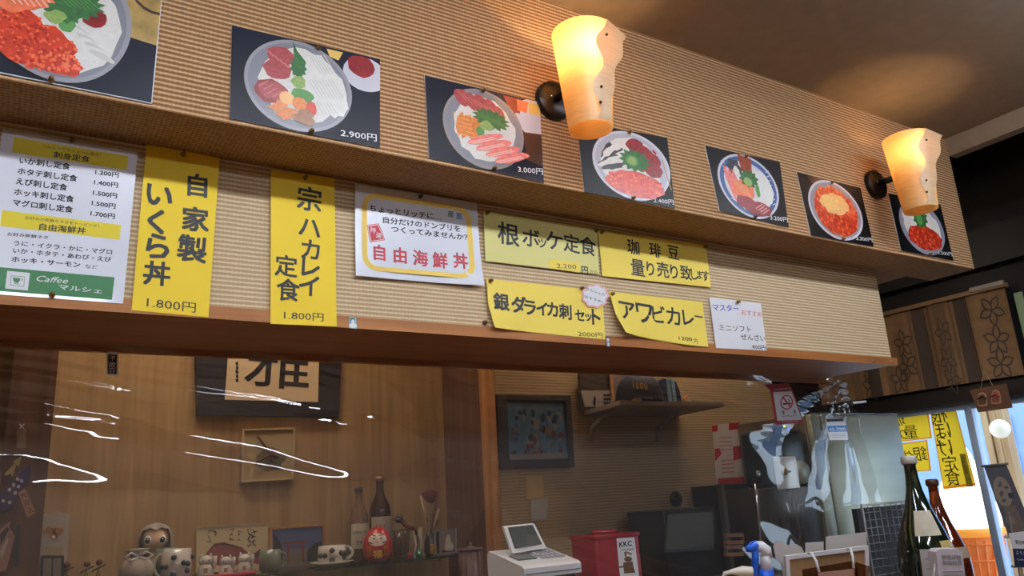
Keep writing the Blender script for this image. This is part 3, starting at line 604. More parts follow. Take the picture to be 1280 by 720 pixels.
VEN = shade_mat('veneer_shade'); VEN2 = shade_mat('veneer_flap', (.66, .47, .27), .16); IRON = M('black_iron', (24, 20, 20), .35, metal=.3)
def lamp(x, zc, label, bulb):
    """base centre at (x, BY, zc)"""
    t = thing('wall_lamp', (x, BY, zc), label, 'wall lamp', 'veneer wall lamps on the bulkhead')
    MB().lathe((x, BY, zc), [(.052, 0), (.052, .014), (.049, .018), (.012, .020)], IRON, 32, (0, -1, 0)).build('mounting_disc', t)
    MB().tube([(x, BY-.025, zc), (x, BY-.08, zc-.002)], .011, IRON, 12).build('arm', t)
    MB().ball((x-.02, BY-.027, zc), .003, CHROME, 1).build('screw', t)
    ax, ay = x, BY-.142; z0, z1 = zc-.142, zc+.115
    rad = lambda v: .0515+(.0745-.0515)*v
    va = math.atan2(ax, ay)                                # shade seam faces the tables
    def P(th, v, dr=0):
        r = rad(v)+dr; s_, c_ = math.sin(th), math.cos(th)
        fw = Vector((-math.sin(va), -math.cos(va), 0)); rt = Vector((math.cos(va), -math.sin(va), 0))
        return Vector((ax, ay, 0))+fw*r*c_+rt*r*s_
    n, m_ = 48, 14; vs = []; fs = []
    for j in range(m_+1):
        v = j/m_
        for i in range(n):
            th = 2*math.pi*i/n; p = P(th, v); p.z = z0+(z1-z0)*v-.0*math.cos(th); vs.append(p)
    for j in range(m_):
        for i in range(n): fs.append((j*n+i, j*n+(i+1) % n, (j+1)*n+(i+1) % n, (j+1)*n+i))
    MB().add(vs, fs, VEN, True).build('lamp_shade', t)
    # overlapping end of the veneer with two wavy edges, riveted; its outer edge flares off the cylinder
    n2, m2 = 12, 40; vs = []; fs = []; tt = R(52)
    for j in range(m2+1):
        v = j/m2; wv = math.sin(v*2*math.pi*2.3+.6)
        a0 = R(16+26*v)+.10*wv+.10*math.sin(v*14); a1 = R(62+50*v**1.6)+.12*math.sin(v*2*math.pi*2.6+2.2)*(.4+.6*v)
        for i in range(n2+1):
            th = a0+(a1-a0)*i/n2
            if th < tt: p = P(th, v, .0022)
            else:
                r = rad(v)+.0022; b = P(tt, v, .0022); d = (P(tt+.01, v, .0022)-b).normalized(); p = b+d*r*(th-tt)
            p.z = z0+.004+(z1-z0-.002)*v-(.018*max(0, th-tt)*v if th > tt else 0); vs.append(p)
    for j in range(m2):
        for i in range(n2): fs.append((j*(n2+1)+i, j*(n2+1)+i+1, (j+1)*(n2+1)+i+1, (j+1)*(n2+1)+i))
    MB().add(vs, fs, VEN2, True).build('wavy_flap', t)
    for v, th in ((.84, R(50)), (.31, R(32)), (.16, R(28))):
        p = P(th, v, .004); p.z = z0+(z1-z0)*v; MB().ball(p, .0034, IRON, 2).build('rivet', t)
    MB().tube([(x, ay+.06, zc), (x, ay, zc-.002), (x, ay, zc+.002)], .008, IRON, 8).build('lamp_holder', t)
    MB().tube([(x, ay, zc-.01), (x, ay-.006, zc+.012), (x, ay-.02, zc+.042)], [.013, .012, .008], WPL, 16).build('socket', t)
    mb = MB().ball((x, ay-.022, zc+.052), .0105, M('bulb_glow_%d' % int(bulb), (255, 216, 160), emit=bulb), 2, (1, 1, 1.15)); mb.build('bulb', t)
    return t
L1 = at(690, 128, 1, BY); L2 = at(1092, 232, 1, BY)
lamp_a = lamp(L1.x, L1.z, 'glowing amber veneer lamp nearest the camera, brightest of the two', BULB[0])
lamp(L2.x, L2.z, 'dimmer amber veneer lamp farther right near the bulkhead end', BULB[1])
for x, z_, lb in ((.72, 2.05, 'matching veneer lamp added on the unseen rear wall for amber curtain reflections'), (-1.1, 2.05, 'second veneer lamp added on the unseen rear wall, nearer the left wall')):
    c = copy_tree(lamp_a, (x, -3.0, z_), lb); c.rotation_euler.z = math.pi; c['group'] = 'veneer lamps added on the rear wall for reflections'  # copies added out of view to give amber reflections in the curtain
# ================================================================ CLEAR VINYL CURTAIN
VY = 1.905
def curtain():
    x0 = -1.2; nx, nz = 230, 84
    zt = BB
    anchor = at(1045, 470, 1, VY); vs = []; fs = []
    for j in range(nz+1):
        t = j/nz; zz = zt-(zt-1.02)*t**1.15
        xr = anchor.x+.012+.20*t**.9
        for i in range(nx+1):
            s = i/nx; X = x0+(xr-x0)*s
            q = Vector((X*1.2, zz*6, 0)); wx = noise.noise(Vector((X*.7, 3, 0)))
            up = math.exp(-((zt-zz)/.16)**2); mid = math.exp(-((zt-zz-.17)/.17)**2)
            am = max(.15, .85+1.5*noise.noise(Vector((X*1.3+5, zz*2.5, 2)))); y = .027*am*mid*noise.noise(Vector((X*1.15, (zz+.13*X+.05*math.sin(X*1.7))*10.5, 1)))
            y += .004*am*up*math.sin(2*math.pi*(zz+.14*X)/.028+4*noise.noise(Vector((X*2, zz*9, 4))))
            y += .022*noise.noise(Vector((X*1.5, zz*3.2+X*.5, 7)))*(.25+t)+.004*noise.noise(Vector((X*3.5, zz*14+X*5, 17)))
            # sag between the pins along the top
            ph = (X-.06)/.46; y += -.012*(1-t)*math.sin(math.pi*(ph-math.floor(ph)))
            # gathered corner at the right end
            dx, dz = X-anchor.x-.01, zz-anchor.z; r = math.hypot(dx, dz); an = math.atan2(-dz, -dx+.0)
            y += .017*math.exp(-(r/.42)**2)*min(1, r/.10)*math.sin(an*13+2*noise.noise(Vector((X*3, zz*3, 9))))
            y += -.02*math.exp(-(r/.25)**2)
            vs.append((X, VY+y, zz-.012*(math.sin(math.pi*(ph-math.floor(ph))))*(1-t)*(1 if j else 0)))
    for j in range(nz):
        for i in range(nx): a = j*(nx+1)+i; fs.append((a, a+1, a+nx+2, a+nx+1))
    o = MB().add(vs, fs, VINYL, True).build('vinyl_curtain', label='clear wrinkled plastic sheet hanging under the panel box', cat='curtain')
curtain()
# notices on the curtain
HY = 1.862
def g_ns(f):
    a = z(6.54, 940, 450)
    f.poly([a(172, 262), a(322, 254), a(408, 488), a(208, 498)], WHITE, 1)
    ring = [a(283+52*math.cos(i*.3142), 345+62*math.sin(i*.3142)) for i in range(20)]; rin = [a(283+42*math.cos(i*.3142), 345+51*math.sin(i*.3142)) for i in range(20)]
    rring(f, ring, rin, RED, 2.5); f.poly([a(244, 306), a(254, 298), a(322, 384), a(312, 392)], RED, 3); f.poly([a(252, 352), a(318, 348), a(320, 360), a(256, 366)], INK, 2)
    f.poly([a(288, 318), a(306, 322), a(312, 340), a(300, 336)], GREY, 2)
    f.glyph('禁', *a(256, 430), 4.6, INK, bold=.02); f.glyph('煙', *a(348, 424), 4.6, INK, bold=.02)
    f.line('NO SMOKING', a(246, 466), a(372, 459), 2.2, INK); f.line('NO SMOKING AREA', a(240, 512), a(385, 502), 1.8, WHITE)
    f.line('NO SMOKING', a(178, 248), a(318, 238), 2.4, WHITE)
sign([(955.3, 480.6), (985.5, 479), (990.5, 486.7), (1005, 528), (969.8, 531), (963, 487.5)], M('notice_red', (170, 30, 40), .5), 'red edged no smoking notice hanging on the plastic curtain', g_ns, name='notice', Y=HY, cat='notice')
def g_tel(f):
    a = z(6.54, 940, 450); f.poly([a(612, 538), a(768, 534), a(776, 584), a(626, 588)], BLUE, 1); f.line('45-7000', a(632, 582), a(768, 577), 5.5, WHITE, 2, .02)
    f.poly([a(608, 482), a(745, 480), a(748, 500), a(610, 505)], DGREY, 1); 
    for k in range(3): f.poly([a(645+k*3, 604+k*14), a(768+k*3, 600+k*14), a(769+k*3, 603+k*14), a(646+k*3, 607+k*14)], GREY, 1)
sign([(1031.7, 522.6), (1056, 523), (1060, 550), (1037, 550)], WHITE, 'small white and blue phone number card at the right edge of the curtain', g_tel, name='notice_card', Y=HY-.01, cat='notice')
def g_141(f):
    f.poly([(135.5, 443), (146, 443.5), (145.5, 468), (134.8, 467.5)], INK, 1)
    f.glyph('不', 140.8, 448, 6, WHITE, bold=.01); f.glyph('敗', 140.6, 456, 7, WHITE, bold=.01); f.glyph('荘', 140.2, 463.5, 7, WHITE, bold=.01)
sign([(133.6, 439.5), (147.6, 439.8), (147.2, 470), (133.5, 469)], WHITE, 'small white and black vertical name sticker high on the curtain at left', g_141, name='name_sticker', Y=HY, cat='sticker')
# ================================================================ NICHE
def g_cal(f):
    f.glyph('雅', 348, 454, 60, INK, bold=.008, wide=1.25, k=3, rot=-.05)
    for k in range(5): f.poly([(294+k % 2, 453+k*5.2), (297.5, 452+k*5.2), (298, 456.5+k*5.2), (295, 457+k*5.2)], INK, 3)
def framed(name, q, Yb, fr, fw, inner, label, draw, depth_=.02, cat='picture', tilt=0):
    t = thing(name, at((q[2][0]+q[3][0])/2, (q[2][1]+q[3][1])/2, 1, Yb), label, cat)
    P = [at(x, y, 1, Yb-depth_) for x, y in q]; c = sum(P, Vector())/4
    I = [p+(c-p)*fw for p in P]
    mb = MB()
    for i in range(4):
        j = (i+1) % 4; mb.prism([P[i], P[j], I[j], I[i]], (0, depth_, 0), fr)
    mb.build('frame', t)
    MB().prism([p+Vector((0, depth_*.4, 0)) for p in I], (0, depth_*.5, 0), inner).build('backing', t)
    f = Flat(1, Yb-depth_*.6); draw(f)
    if f.mb.v: f.mb.build('picture_print', t)
    return t
def scroll():
    t = thing('calligraphy_panel', at(335, 521, 1, 2.68), 'black mounted calligraphy with one big brushed character in the niche', 'picture')
    P = [at(x, y, 1, 2.675) for x, y in ((244, 425), (427, 438), (424, 521.5), (246.5, 518.5))]
    MB().prism(P, (0, .02, 0), M('black_silk', (20, 20, 34), .6, var=.2)).build('mount', t)
    P = [at(x, y, 1, 2.672) for x, y in ((286, 432), (399, 440), (397.5, 502.5), (281, 499.5))]
    MB().prism(P, (0, .003, 0), M('old_paper', (214, 190, 150), .7, var=.08)).build('paper', t)
    f = Flat(1, 2.6715); g_cal(f); f.mb.build('lettering', t)
scroll()
t = framed('canvas_picture', [(303, 536), (369, 534), (367.5, 599), (302, 603)], 2.695, M('cream_frame', (188, 166, 120), .6), .07, M('cream_canvas', (170, 150, 108), .8, var=.1), 'pale square canvas with a dry twig cross below the calligraphy', lambda f: [f.poly(blob(338, 575, 18, 14, 14, .2), M('faded_green', (120, 112, 80), .8), 1)])
tw = M('red_twig', (96, 44, 38), .7)
a_ = lambda x, y: at(x, y, 1, 2.668)
for pts in ([(322, 545), (330, 556), (337, 566), (345, 574)], [(346, 562), (338, 568), (328, 574), (320, 580)], [(333, 560), (338, 568), (340, 578)], [(338, 568), (348, 572)]):
    MB().tube([a_(*p) for p in pts], .004, tw, 6).build('twig', t)
# glass shelf
SZ = at(460, 704, 1, 2.42).z
xs1 = at(573, 690, 1, 2.42).x
gs = MB().box((-.2, 2.42, SZ-.008), (xs1+.0, 2.695, SZ), SHELFG).build('glass_shelf', label='green edged glass shelf carrying the ornaments in the niche', cat='shelf')
MB().tube([(xs1-.06, 2.69, SZ-.012), (xs1-.06, 2.44, SZ-.012)], .005, CHROME, 8).build('shelf_bracket', gs)
def on(x, Y): p = at(x, 690, 1, Y); return Vector((p.x, Y, SZ))           # a spot on the shelf under pixel column x
def sc(Y, x=450): return depth(at(x, 690, 1, Y))/F                              # metres per pixel there
CER = M('ceramic_white', (214, 208, 196), .25, coat=.5); CERG = M('ceramic_green', (120, 132, 112), .3, coat=.5, var=.2, vscale=30)
# two bottles
def bottle(c, h, r, glassm, liqm, labelm, capm, label, neck=.35, writing=None, name='bottle', group='bottles on the glass shelf', logo=None):
    t = thing(name, c, label, 'bottle', group)
    nr = r*.36
    MB().lathe(c, [(r*.9, 0), (r, h*.02), (r, h*.56), (r*.92, h*.63), (nr*1.3, h*.76), (nr, h*.82), (nr, h*.93), (nr*1.15, h*.935), (nr*1.15, h*.95)], glassm, 28).build('glass', t)
    MB().lathe(c+Vector((0, 0, h*.935)), [(nr*1.25, 0), (nr*1.25, h*.06), (nr*.8, h*.065)], capm, 20).build('cap', t)
    vs = []; n = 14
    for i in range(n+1):
        an = R(-165+150*i/n) ; 
        for zz in (h*.16, h*.5): vs.append(c+Vector((math.cos(an)*(r+.0012), math.sin(an)*(r+.0012), zz)))
    lb = MB().add(vs, [(2*i, 2*i+2, 2*i+3, 2*i+1) for i in range(n)], labelm, True)
    lb.build('label_paper', t)
    if writing:
        m2 = MB()
        for k, (s_, zz, hh) in enumerate(writing):
            wd = len(s_)*hh*.62; va = math.atan2(c.x, c.y); rt = Vector((math.cos(va), -math.sin(va), 0)); fw = Vector((-math.sin(va), -math.cos(va), 0))
            o_ = c+fw*(r+.0035)+Vector((0, 0, h*zz)); m2.text(s_, o_-rt*wd/2, o_+rt*wd/2, hh, INK)
        m2.build('lettering', t)
    return t
CG = clear('bottle_clear', (.82, .80, .72), 1.2, 1.5); AMB = M('amber_spirit', (70, 30, 22), .1, coat=.8, trans=.3)
b1 = on(449, 2.60); b2 = on(476, 2.62); k = sc(2.6)
bottle(b1, .235, .031, M('pale_spirit', (150, 118, 84), .1, coat=.6, trans=.4), None, M('cream_label', (190, 182, 160), .6), DGREY, 'clear square-shouldered bottle with black cap and cream label behind the daruma', writing=[('SPIRIT', .36, .013), ('29', .22, .016)])
bottle(b2, .27, .037, AMB, None, M('beige_label', (176, 164, 142), .6), M('gold_cap', (150, 120, 90), .4, metal=.5), 'dark amber spirit bottle with crowned pale label behind the daruma', writing=[('ψψψ', .36, .02)])
# daruma
def daruma(c, h, label):
    t = thing('daruma_doll', c, label, 'figurine'); r = h*.44; va = math.atan2(c.x, c.y)
    DR = M('daruma_red', (196, 32, 36), .35, coat=.3, var=.06); GD = M('daruma_gold', (226, 176, 60), .4); FC = M('daruma_face', (232, 214, 186), .5)
    prof = [(0.001, 0), (r*.55, h*.01), (r*.86, h*.12), (r, h*.32), (r*.98, h*.5), (r*.86, h*.7), (r*.6, h*.88), (r*.3, h*.975), (.001, h)]
    MB().lathe(c, prof, DR, 36).build('body', t)
    rt = Vector((math.cos(va), -math.sin(va), 0)); fw = Vector((-math.sin(va), -math.cos(va), 0))
    def rad(zz):
        for (r0, h0), (r1, h1) in zip(prof, prof[1:]):
            if h0 <= zz <= h1: return r0+(r1-r0)*(zz-h0)/(h1-h0)
        return 0
    def patch(pts, m, off):
        vs = []
        for u, v in pts:
            zz = v*h; rr = rad(zz)+off; s_ = u*r/max(rr, 1e-4); s_ = max(-1, min(1, s_)); vs.append(c+rt*rr*s_+fw*rr*math.sqrt(1-s_*s_)+Vector((0, 0, zz)))
        return vs
    def disc(cu, cv, ru, rv, m, off, mb):
        n = 20; mb.add(patch([(cu, cv)]+[(cu+ru*math.cos(2*math.pi*i/n), cv+rv*math.sin(2*math.pi*i/n)) for i in range(n)], m, off), [(0, 1+i, 1+(i+1) % n) for i in range(n)], m)
    mb = MB()
    for k_ in range(3):
        for j in range(24):
            pass
    # face as a grid so that it follows the curve
    def grid(cu, cv, ru, rv, m, off, mb):
        n, q = 20, 4; vs = []; fs = []; pts = [(cu, cv)]
        for a_i in range(1, q+1):
            for i in range(n): pts.append((cu+ru*a_i/q*math.cos(2*math.pi*i/n), cv+rv*a_i/q*math.sin(2*math.pi*i/n)))
        vs = patch(pts, m, off)
        for i in range(n): fs.append((0, 1+i, 1+(i+1) % n))
        for a_i in range(q-1):
            for i in range(n): fs.append((1+a_i*n+i, 1+(a_i+1)*n+i, 1+(a_i+1)*n+(i+1) % n, 1+a_i*n+(i+1) % n))
        mb.add(vs, fs, m)
    grid(0, .62, .62, .18, FC, .0012, mb); mb.build('face', t)
    mb = MB()
    for s_ in (-1, 1):
        grid(s_*.26, .66, .13, .055, WHITE, .002, mb); grid(s_*.24, .66, .06, .03, INK, .003, mb)
        for i in range(5): grid(s_*(.14+.08*i), .74+.012*i, .05, .016, INK, .0025, mb)
        for i in range(5): grid(s_*(.36+.05*i), .53+.008*i, .045, .014, INK, .0025, mb)
    for i in range(3): grid(0, .56, .16, .008, RED, .0025, mb)
    mb.build('face_paint', t)
    mb = MB()
    for s_ in (-1, 1):
        for k_ in range(3):
            for i in range(6): grid(s_*(.42+.12*k_+.04*math.sin(i*.6)), .18+.05*i, .016, .03, GD, .002, mb)
    o_ = c+fw*(r+.003)+Vector((0, 0, h*.14)); mb.text('福', o_-rt*r*.32, o_+rt*r*.32, h*.24, GD, bold=.03); mb.build('gold_marks', t)
daruma(on(472, 2.47), .107, 'red round daruma doll with white face and gold character on the glass shelf')
# tea cup on saucer, mugs
def cup(c, r, h, m, label, hand=1, dots=None, saucer=False, name='mug', ha=0):
    t = thing(name, c, label, 'cup', 'cups on the glass shelf'); zb = .006 if saucer else 0
    b = c+Vector((0, 0, zb))
    MB().lathe(b, [(r*.75, 0), (r, h*.12), (r*1.02, h*.5), (r*.96, h), (r*.88, h), (r*.92, h*.5), (r*.8, h*.1), (.001, h*.08)], m, 30).build('bowl', t)
    dx, dy = math.cos(ha), math.sin(ha)
    pts = [b+Vector((dx*(r*.92+r*.62*math.sin(a_i)), dy*(r*.92+r*.62*math.sin(a_i)), h*.5-h*.36*math.cos(a_i))) for a_i in [math.pi*i/8 for i in range(9)]]
    MB().tube(pts, r*.12, m, 8).build('handle', t)
    if saucer: MB().lathe(c, [(r*.6, 0), (r*1.1, .003), (r*1.55, .010), (r*1.5, .012), (r*1.0, .006), (.001, .005)], m, 32).build('saucer', t)
    if dots:
        mb = MB(); rg = random.Random(3)
        for i in range(9):
            an = -math.pi*(.1+.8*rg.random()); zz = h*rg.uniform(.15, .85); q = b+Vector((math.cos(an)*r*1.0, math.sin(an)*r*1.0, zz)); mb.ball(q, r*.22, dots, 1, (1, 1, 1))
        mb.build('glaze_spots', t)
    return t
cup(on(415, 2.50), .044, .052, CER, 'white glazed cup on saucer with handle to the right, left of the daruma', saucer=True, name='teacup', dots=M('glaze_dark', (70, 76, 66), .4))
cup(on(338, 2.47), .031, .062, CERG, 'grey-green mug with handle in front of the shrine photo')
cup(on(221, 2.47), .040, .085, CER, 'white mug with large blue-grey spots beside the long haired doll', dots=M('slate_glaze', (66, 78, 92), .4), ha=2.6)
cup(on(208, 2.553), .032, .088, CERG, 'grey tumbler with lip half hidden behind the spotted mug', ha=.4)
# shrine photo and fish plaque
def standing(name, q, Y, label, cat, fr, fw, inner, draw, th=.012):
    t = framed(name, q, Y, fr, fw, inner, label, draw, th, cat); return t
SKYB = M('photo_sky', (84, 92, 134), .4); TORI = M('torii_red', (120, 58, 44), .5); TREE = M('photo_trees', (36, 42, 36), .5, var=.4, vscale=60)
def g_torii(f):
    f.poly([(342, 662), (402, 658), (402, 685), (342, 688)], SKYB, 1); f.poly([(342, 688), (402, 685), (402, 708), (342, 712)], M('photo_stone', (120, 106, 92), .5, var=.2), 1)
    f.poly([(342, 668), (347, 672), (352, 682), (354, 700), (342, 704)], TREE, 2); f.poly([(402, 676), (392, 680), (384, 688), (384, 702), (402, 704)], TREE, 2)
    for q in ([(354, 677.5), (384, 675.5), (384, 678.5), (354, 680.5)], [(357, 683), (381, 681.5), (381, 683), (357, 684.5)], [(359, 680), (361.5, 680), (360.5, 703), (358, 703)], [(377, 678.5), (379.5, 678.5), (380.5, 702), (378, 702)]): f.poly(q, TORI, 3)
standing('shrine_photo', [(337, 659.5), (406.5, 654.5), (407, 712), (338, 716)], 2.62, 'wood framed photo of a red shrine gate behind the cups', 'picture', OAKV, .09, SKYB, g_torii)
PQ = M('plaque_cream', (206, 186, 146), .6, var=.05)
def g_fish(f):
    pk = M('sea_bream_pink', (150, 82, 78), .5, var=.2, vscale=80); dk = M('fin_dark', (92, 66, 72), .5)
    f.poly([(256, 694), (262, 686), (272, 681), (288, 680), (302, 684), (314, 694), (326, 686), (323, 706), (312, 702), (290, 708), (262, 706)], pk, 1)
    f.poly([(262, 686), (272, 681), (288, 680), (302, 684), (296, 682.5), (280, 678), (268, 679.5)], dk, 1.5); f.poly([(313, 695), (326, 686), (322, 697)], dk, 2)
    rg = random.Random(8)
    for cx, ys in ((262, range(664, 682, 6)), (269, range(664, 672, 5)), (290, range(662, 680, 6)), (299, range(663, 680, 6)), (312, range(662, 684, 5)), (318, range(664, 686, 6))):
        for y in ys:
            a_i = rg.uniform(-.6, .6); 
            for s_ in range(3):
                x = cx+rg.uniform(-2.5, 2.5); yy = y+rg.uniform(-1.5, 1.5); l = rg.uniform(1.2, 2.6); an = rg.uniform(0, 3.1); ca, sa = math.cos(an)*l, math.sin(an)*l
                f.poly([(x-ca-sa*.2, yy-sa+ca*.2), (x+ca-sa*.2, yy+sa+ca*.2), (x+ca+sa*.2, yy+sa-ca*.2), (x-ca+sa*.2, yy-sa-ca*.2)], INK, 2)
standing('fish_plaque', [(245.5, 659), (335, 653.5), (336, 712), (245, 716)], 2.63, 'cream board painted with a pink fish and brush writing on the shelf', 'picture', PQ, .02, PQ, g_fish, .008)
# lucky cats
def cat(c, s, label):
    t = thing('lucky_cat', c, label, 'figurine', 'lucky cat figurines on the glass shelf'); va = math.atan2(c.x, c.y); m = CER
    rt = Vector((math.cos(va), -math.sin(va), 0)); fw = Vector((-math.sin(va), -math.cos(va), 0)); Z = Vector((0, 0, 1))
    MB().lathe(c, [(.001, 0), (s*.42, .0), (s*.46, s*.2), (s*.36, s*.6), (s*.2, s*.8)], m, 20).build('body', t)
    hd = MB().ball(c+Z*s*.86, s*.36, m, 2, (1.1, 1, .9))
    for q in (-1, 1): hd.lathe(c+rt*q*s*.24+Z*s*1.08, [(s*.12, 0), (.001, s*.2)], m, 8)
    hd.build('head', t)
    f_ = MB()
    for q in (-1, 1): f_.ball(c+rt*q*s*.14+fw*s*.33+Z*s*.9, s*.035, INK, 1)
    f_.ball(c+fw*s*.36+Z*s*.82, s*.03, RED, 1); f_.build('face_paint', t)
    MB().tube([c+rt*s*.36+Z*s*.45+fw*s*.1, c+rt*s*.46+Z*s*.75+fw*s*.15, c+rt*s*.44+Z*s*1.1+fw*s*.2], [s*.12, s*.11, s*.13], m, 8).build('raised_paw', t)
    MB().tube([c+(rt*math.cos(a_i)+fw*math.sin(a_i))*s*.26+Z*s*.62 for a_i in [i*.5236 for i in range(12)]], s*.04, RED, 6, True).build('collar', t)
    g = c+fw*s*.44+Z*s*.3
    MB().prism([g-rt*s*.1-Z*s*.22, g+rt*s*.1-Z*s*.22, g+rt*s*.1+Z*s*.2, g-rt*s*.1+Z*s*.2], -fw*s*.05, GOLD).build('coin', t)
cat(on(258, 2.50), .052, 'leftmost small white lucky cat before the fish board')
cat(on(283, 2.47), .046, 'middle small white lucky cat leaning by its gold coin')
cat(on(306, 2.49), .048, 'rightmost small white lucky cat next to the green mug')
MB().rbox(tuple(on(252, 2.46)+Vector((-.02, -.018, 0))), tuple(on(315, 2.46)+Vector((.01, -.006, .008))), RED, .002).build('red_tray', label='low red strip stand in front of the lucky cats', cat='stand')
# long haired doll
def doll():
    c = on(193, 2.635); t = thing('doll', c, 'small doll with long pale hair and large eyes sitting above the cups', 'doll')
    HR = M('ash_hair', (160, 148, 132), .6, var=.2, vscale=60, stretch=(6, 6, 1)); SK = M('doll_skin', (222, 184, 150), .6); k = sc(2.635, 193)
    va = math.atan2(c.x, c.y); rt = Vector((math.cos(va), -math.sin(va), 0)); fw = Vector((-math.sin(va), -math.cos(va), 0)); Z = Vector((0, 0, 1))
    zt = at(190, 653, 1, 2.635).z; hz = at(190, 674, 1, 2.635).z; r = (zt-hz)*.98; hc = Vector((c.x, c.y, hz))
    MB().lathe(c, [(r*.9, 0), (r*.75, (hz-SZ)*.3), (r*.45, (hz-SZ)*.55), (r*.25, (hz-SZ)*.8)], M('doll_dress', (190, 176, 156), .7), 20).build('dress', t)
    h = MB().ball(hc, r*.78, SK, 3, (1, 1, 1)); h.build('head', t)
    vs = []; n, m_ = 30, 12; fs = []
    for j in range(m_+1):
        v = j/m_
        for i in range(n+1):
            th = R(60)+(2*math.pi-R(120))*i/n
            if v < .5: ph = math.pi/2*(1-v*2); rr = r*1.02*math.cos(ph); zz = r*1.02*math.sin(ph)
            else: rr = r*(1.02+.12*(v-.5)+.05*math.sin(th*9)); zz = -(v-.5)*2*r*1.35
            d = fw*math.cos(th)+rt*math.sin(th); vs.append(hc+d*rr+Z*zz)
    for j in range(m_):
        for i in range(n): a = j*(n+1)+i; fs.append((a, a+1, a+n+2, a+n+1))
    hb = MB().add(vs, fs, HR, True)
    vs = []; fs = []
    for j in range(7):
        ph = R(88)-R(48)*j/6
        for i in range(13): th = R(-66)+R(132)*i/12; e = R(5)*math.sin(i*1.3) if j == 6 else 0; d = (fw*math.cos(th)+rt*math.sin(th)); vs.append(hc+d*r*.99*math.cos(ph-e)+Z*r*.99*math.sin(ph-e))
    for j in range(6):
        for i in range(12): a = j*13+i; fs.append((a, a+1, a+14, a+13))
    hb.add(vs, fs, HR, True); hb.build('hair', t)
    e = MB()
    for q in (-1, 1):
        p = hc+rt*q*r*.42+fw*r*.66-Z*r*.05; e.ball(p, r*.22, WHITE, 2, (1, 1, 1.3)); e.ball(p+fw*r*.10, r*.16, M('eye_blue', (40, 54, 70), .3), 2, (1, 1, 1.3)); e.ball(p+fw*r*.24+Z*r*.06, r*.05, WHITE, 1)
    e.build('eyes', t); MB().ball(hc+fw*r*.77-Z*r*.32, r*.04, RED, 1, (2, .5, .5)).build('mouth', t)
    for q in (-1, 1): MB().tube([c+Z*(hz-SZ)*.55+rt*q*r*.3, c+Z*(hz-SZ)*.4+rt*q*r*.8+fw*r*.2, c+Z*(hz-SZ)*.18+rt*q*r*.9+fw*r*.5], r*.11, SK, 8).build('arm', t)
doll()
# pouch with bow
c = on(172, 2.47); PCH = M('pouch_cloth', (184, 172, 156), .8, var=.1, vscale=40)
t = thing('cloth_pouch', c, 'pale cloth pouch tied with a string bow left of the doll', 'pouch')
MB().lathe(c, [(.03, 0), (.042, .02), (.044, .045), (.03, .066), (.014, .074), (.026, .088), (.03, .094)], PCH, 22).build('bag', t)
for q in (-1, 1): MB().tube([c+Vector((0, -.016, .075)), c+Vector((q*.02, -.03, .085)), c+Vector((q*.034, -.034, .076)), c+Vector((q*.02, -.034, .066)), c+Vector((0, -.02, .073))], .003, WHITE, 6).build('bow_loop', t)
# ornaments at far left
c = on(67, 2.50); t = thing('votive_box', c, 'tall white peaked shrine box with gold emblem by the pillar', 'ornament')
zq = lambda x, y: at(x, y, 1, 2.495)
PB = M('votive_white', (172, 160, 142), .6)
MB().prism([zq(48, 722), zq(83, 722), zq(87.5, 643), zq(71, 639), zq(52, 643)], (0, .012, 0), PB).build('panel', t)
MB().prism([zq(50, 722), zq(79, 722), zq(79.5, 694), zq(52, 694)], (0, -.02, 0), DGREY, GREY).build('lower_box', t)
for dx in (0, 1): MB().prism([at(54+dx*12, 722, 1, 2.474), at(64+dx*12, 722, 1, 2.474), at(64.5+dx*12, 698, 1, 2.474), at(54.5+dx*12, 698, 1, 2.474)], (0, .002, 0), M('paper_grey', (126, 120, 112), .7)).build('paper_slip', t)
f = Flat(1, 2.494); gm = M('gold_emblem', (166, 112, 52), .5)
for q in (-1, 1): f.poly(blob(67+q*6, 664, 7, 5, 14, .25), gm, 1)
f.poly(blob(67, 670, 5, 4.5, 12, .1), gm, 1); f.poly([(55, 684), (80, 684), (77, 694), (57, 694)], M('emblem_buff', (160, 146, 100), .6), 1); f.poly(blob(67, 671, 2, 2, 8), WHITE, 2)
f.mb.build('emblem', t)
for i, (x, y) in enumerate(((84, 706), (109, 705), (124, 703))):
    b = on(x, 2.49); tp = at(x, y, 1, 2.49); t = thing('wire_figure', b, ['leftmost of three little wire figures with a red bead head', 'middle of three little wire figures with a red bead head', 'rightmost of three little wire figures with a red bead head'][i], 'figurine', 'wire bead figures')
    MB().ball(tp, .0085, M('bead_red', (110, 40, 36), .4), 2).build('head', t)
    MB().tube([b+Vector((-.008, 0, 0)), Vector((tp.x, 2.49, tp.z-.01)), b+Vector((.008, 0, 0))], .0025, IRON, 6).build('legs', t)
    MB().tube([Vector((tp.x-.016, 2.485, tp.z-.022)), Vector((tp.x, 2.49, tp.z-.014)), Vector((tp.x+.016, 2.485, tp.z-.006))], .002, IRON, 6).build('arms', t)
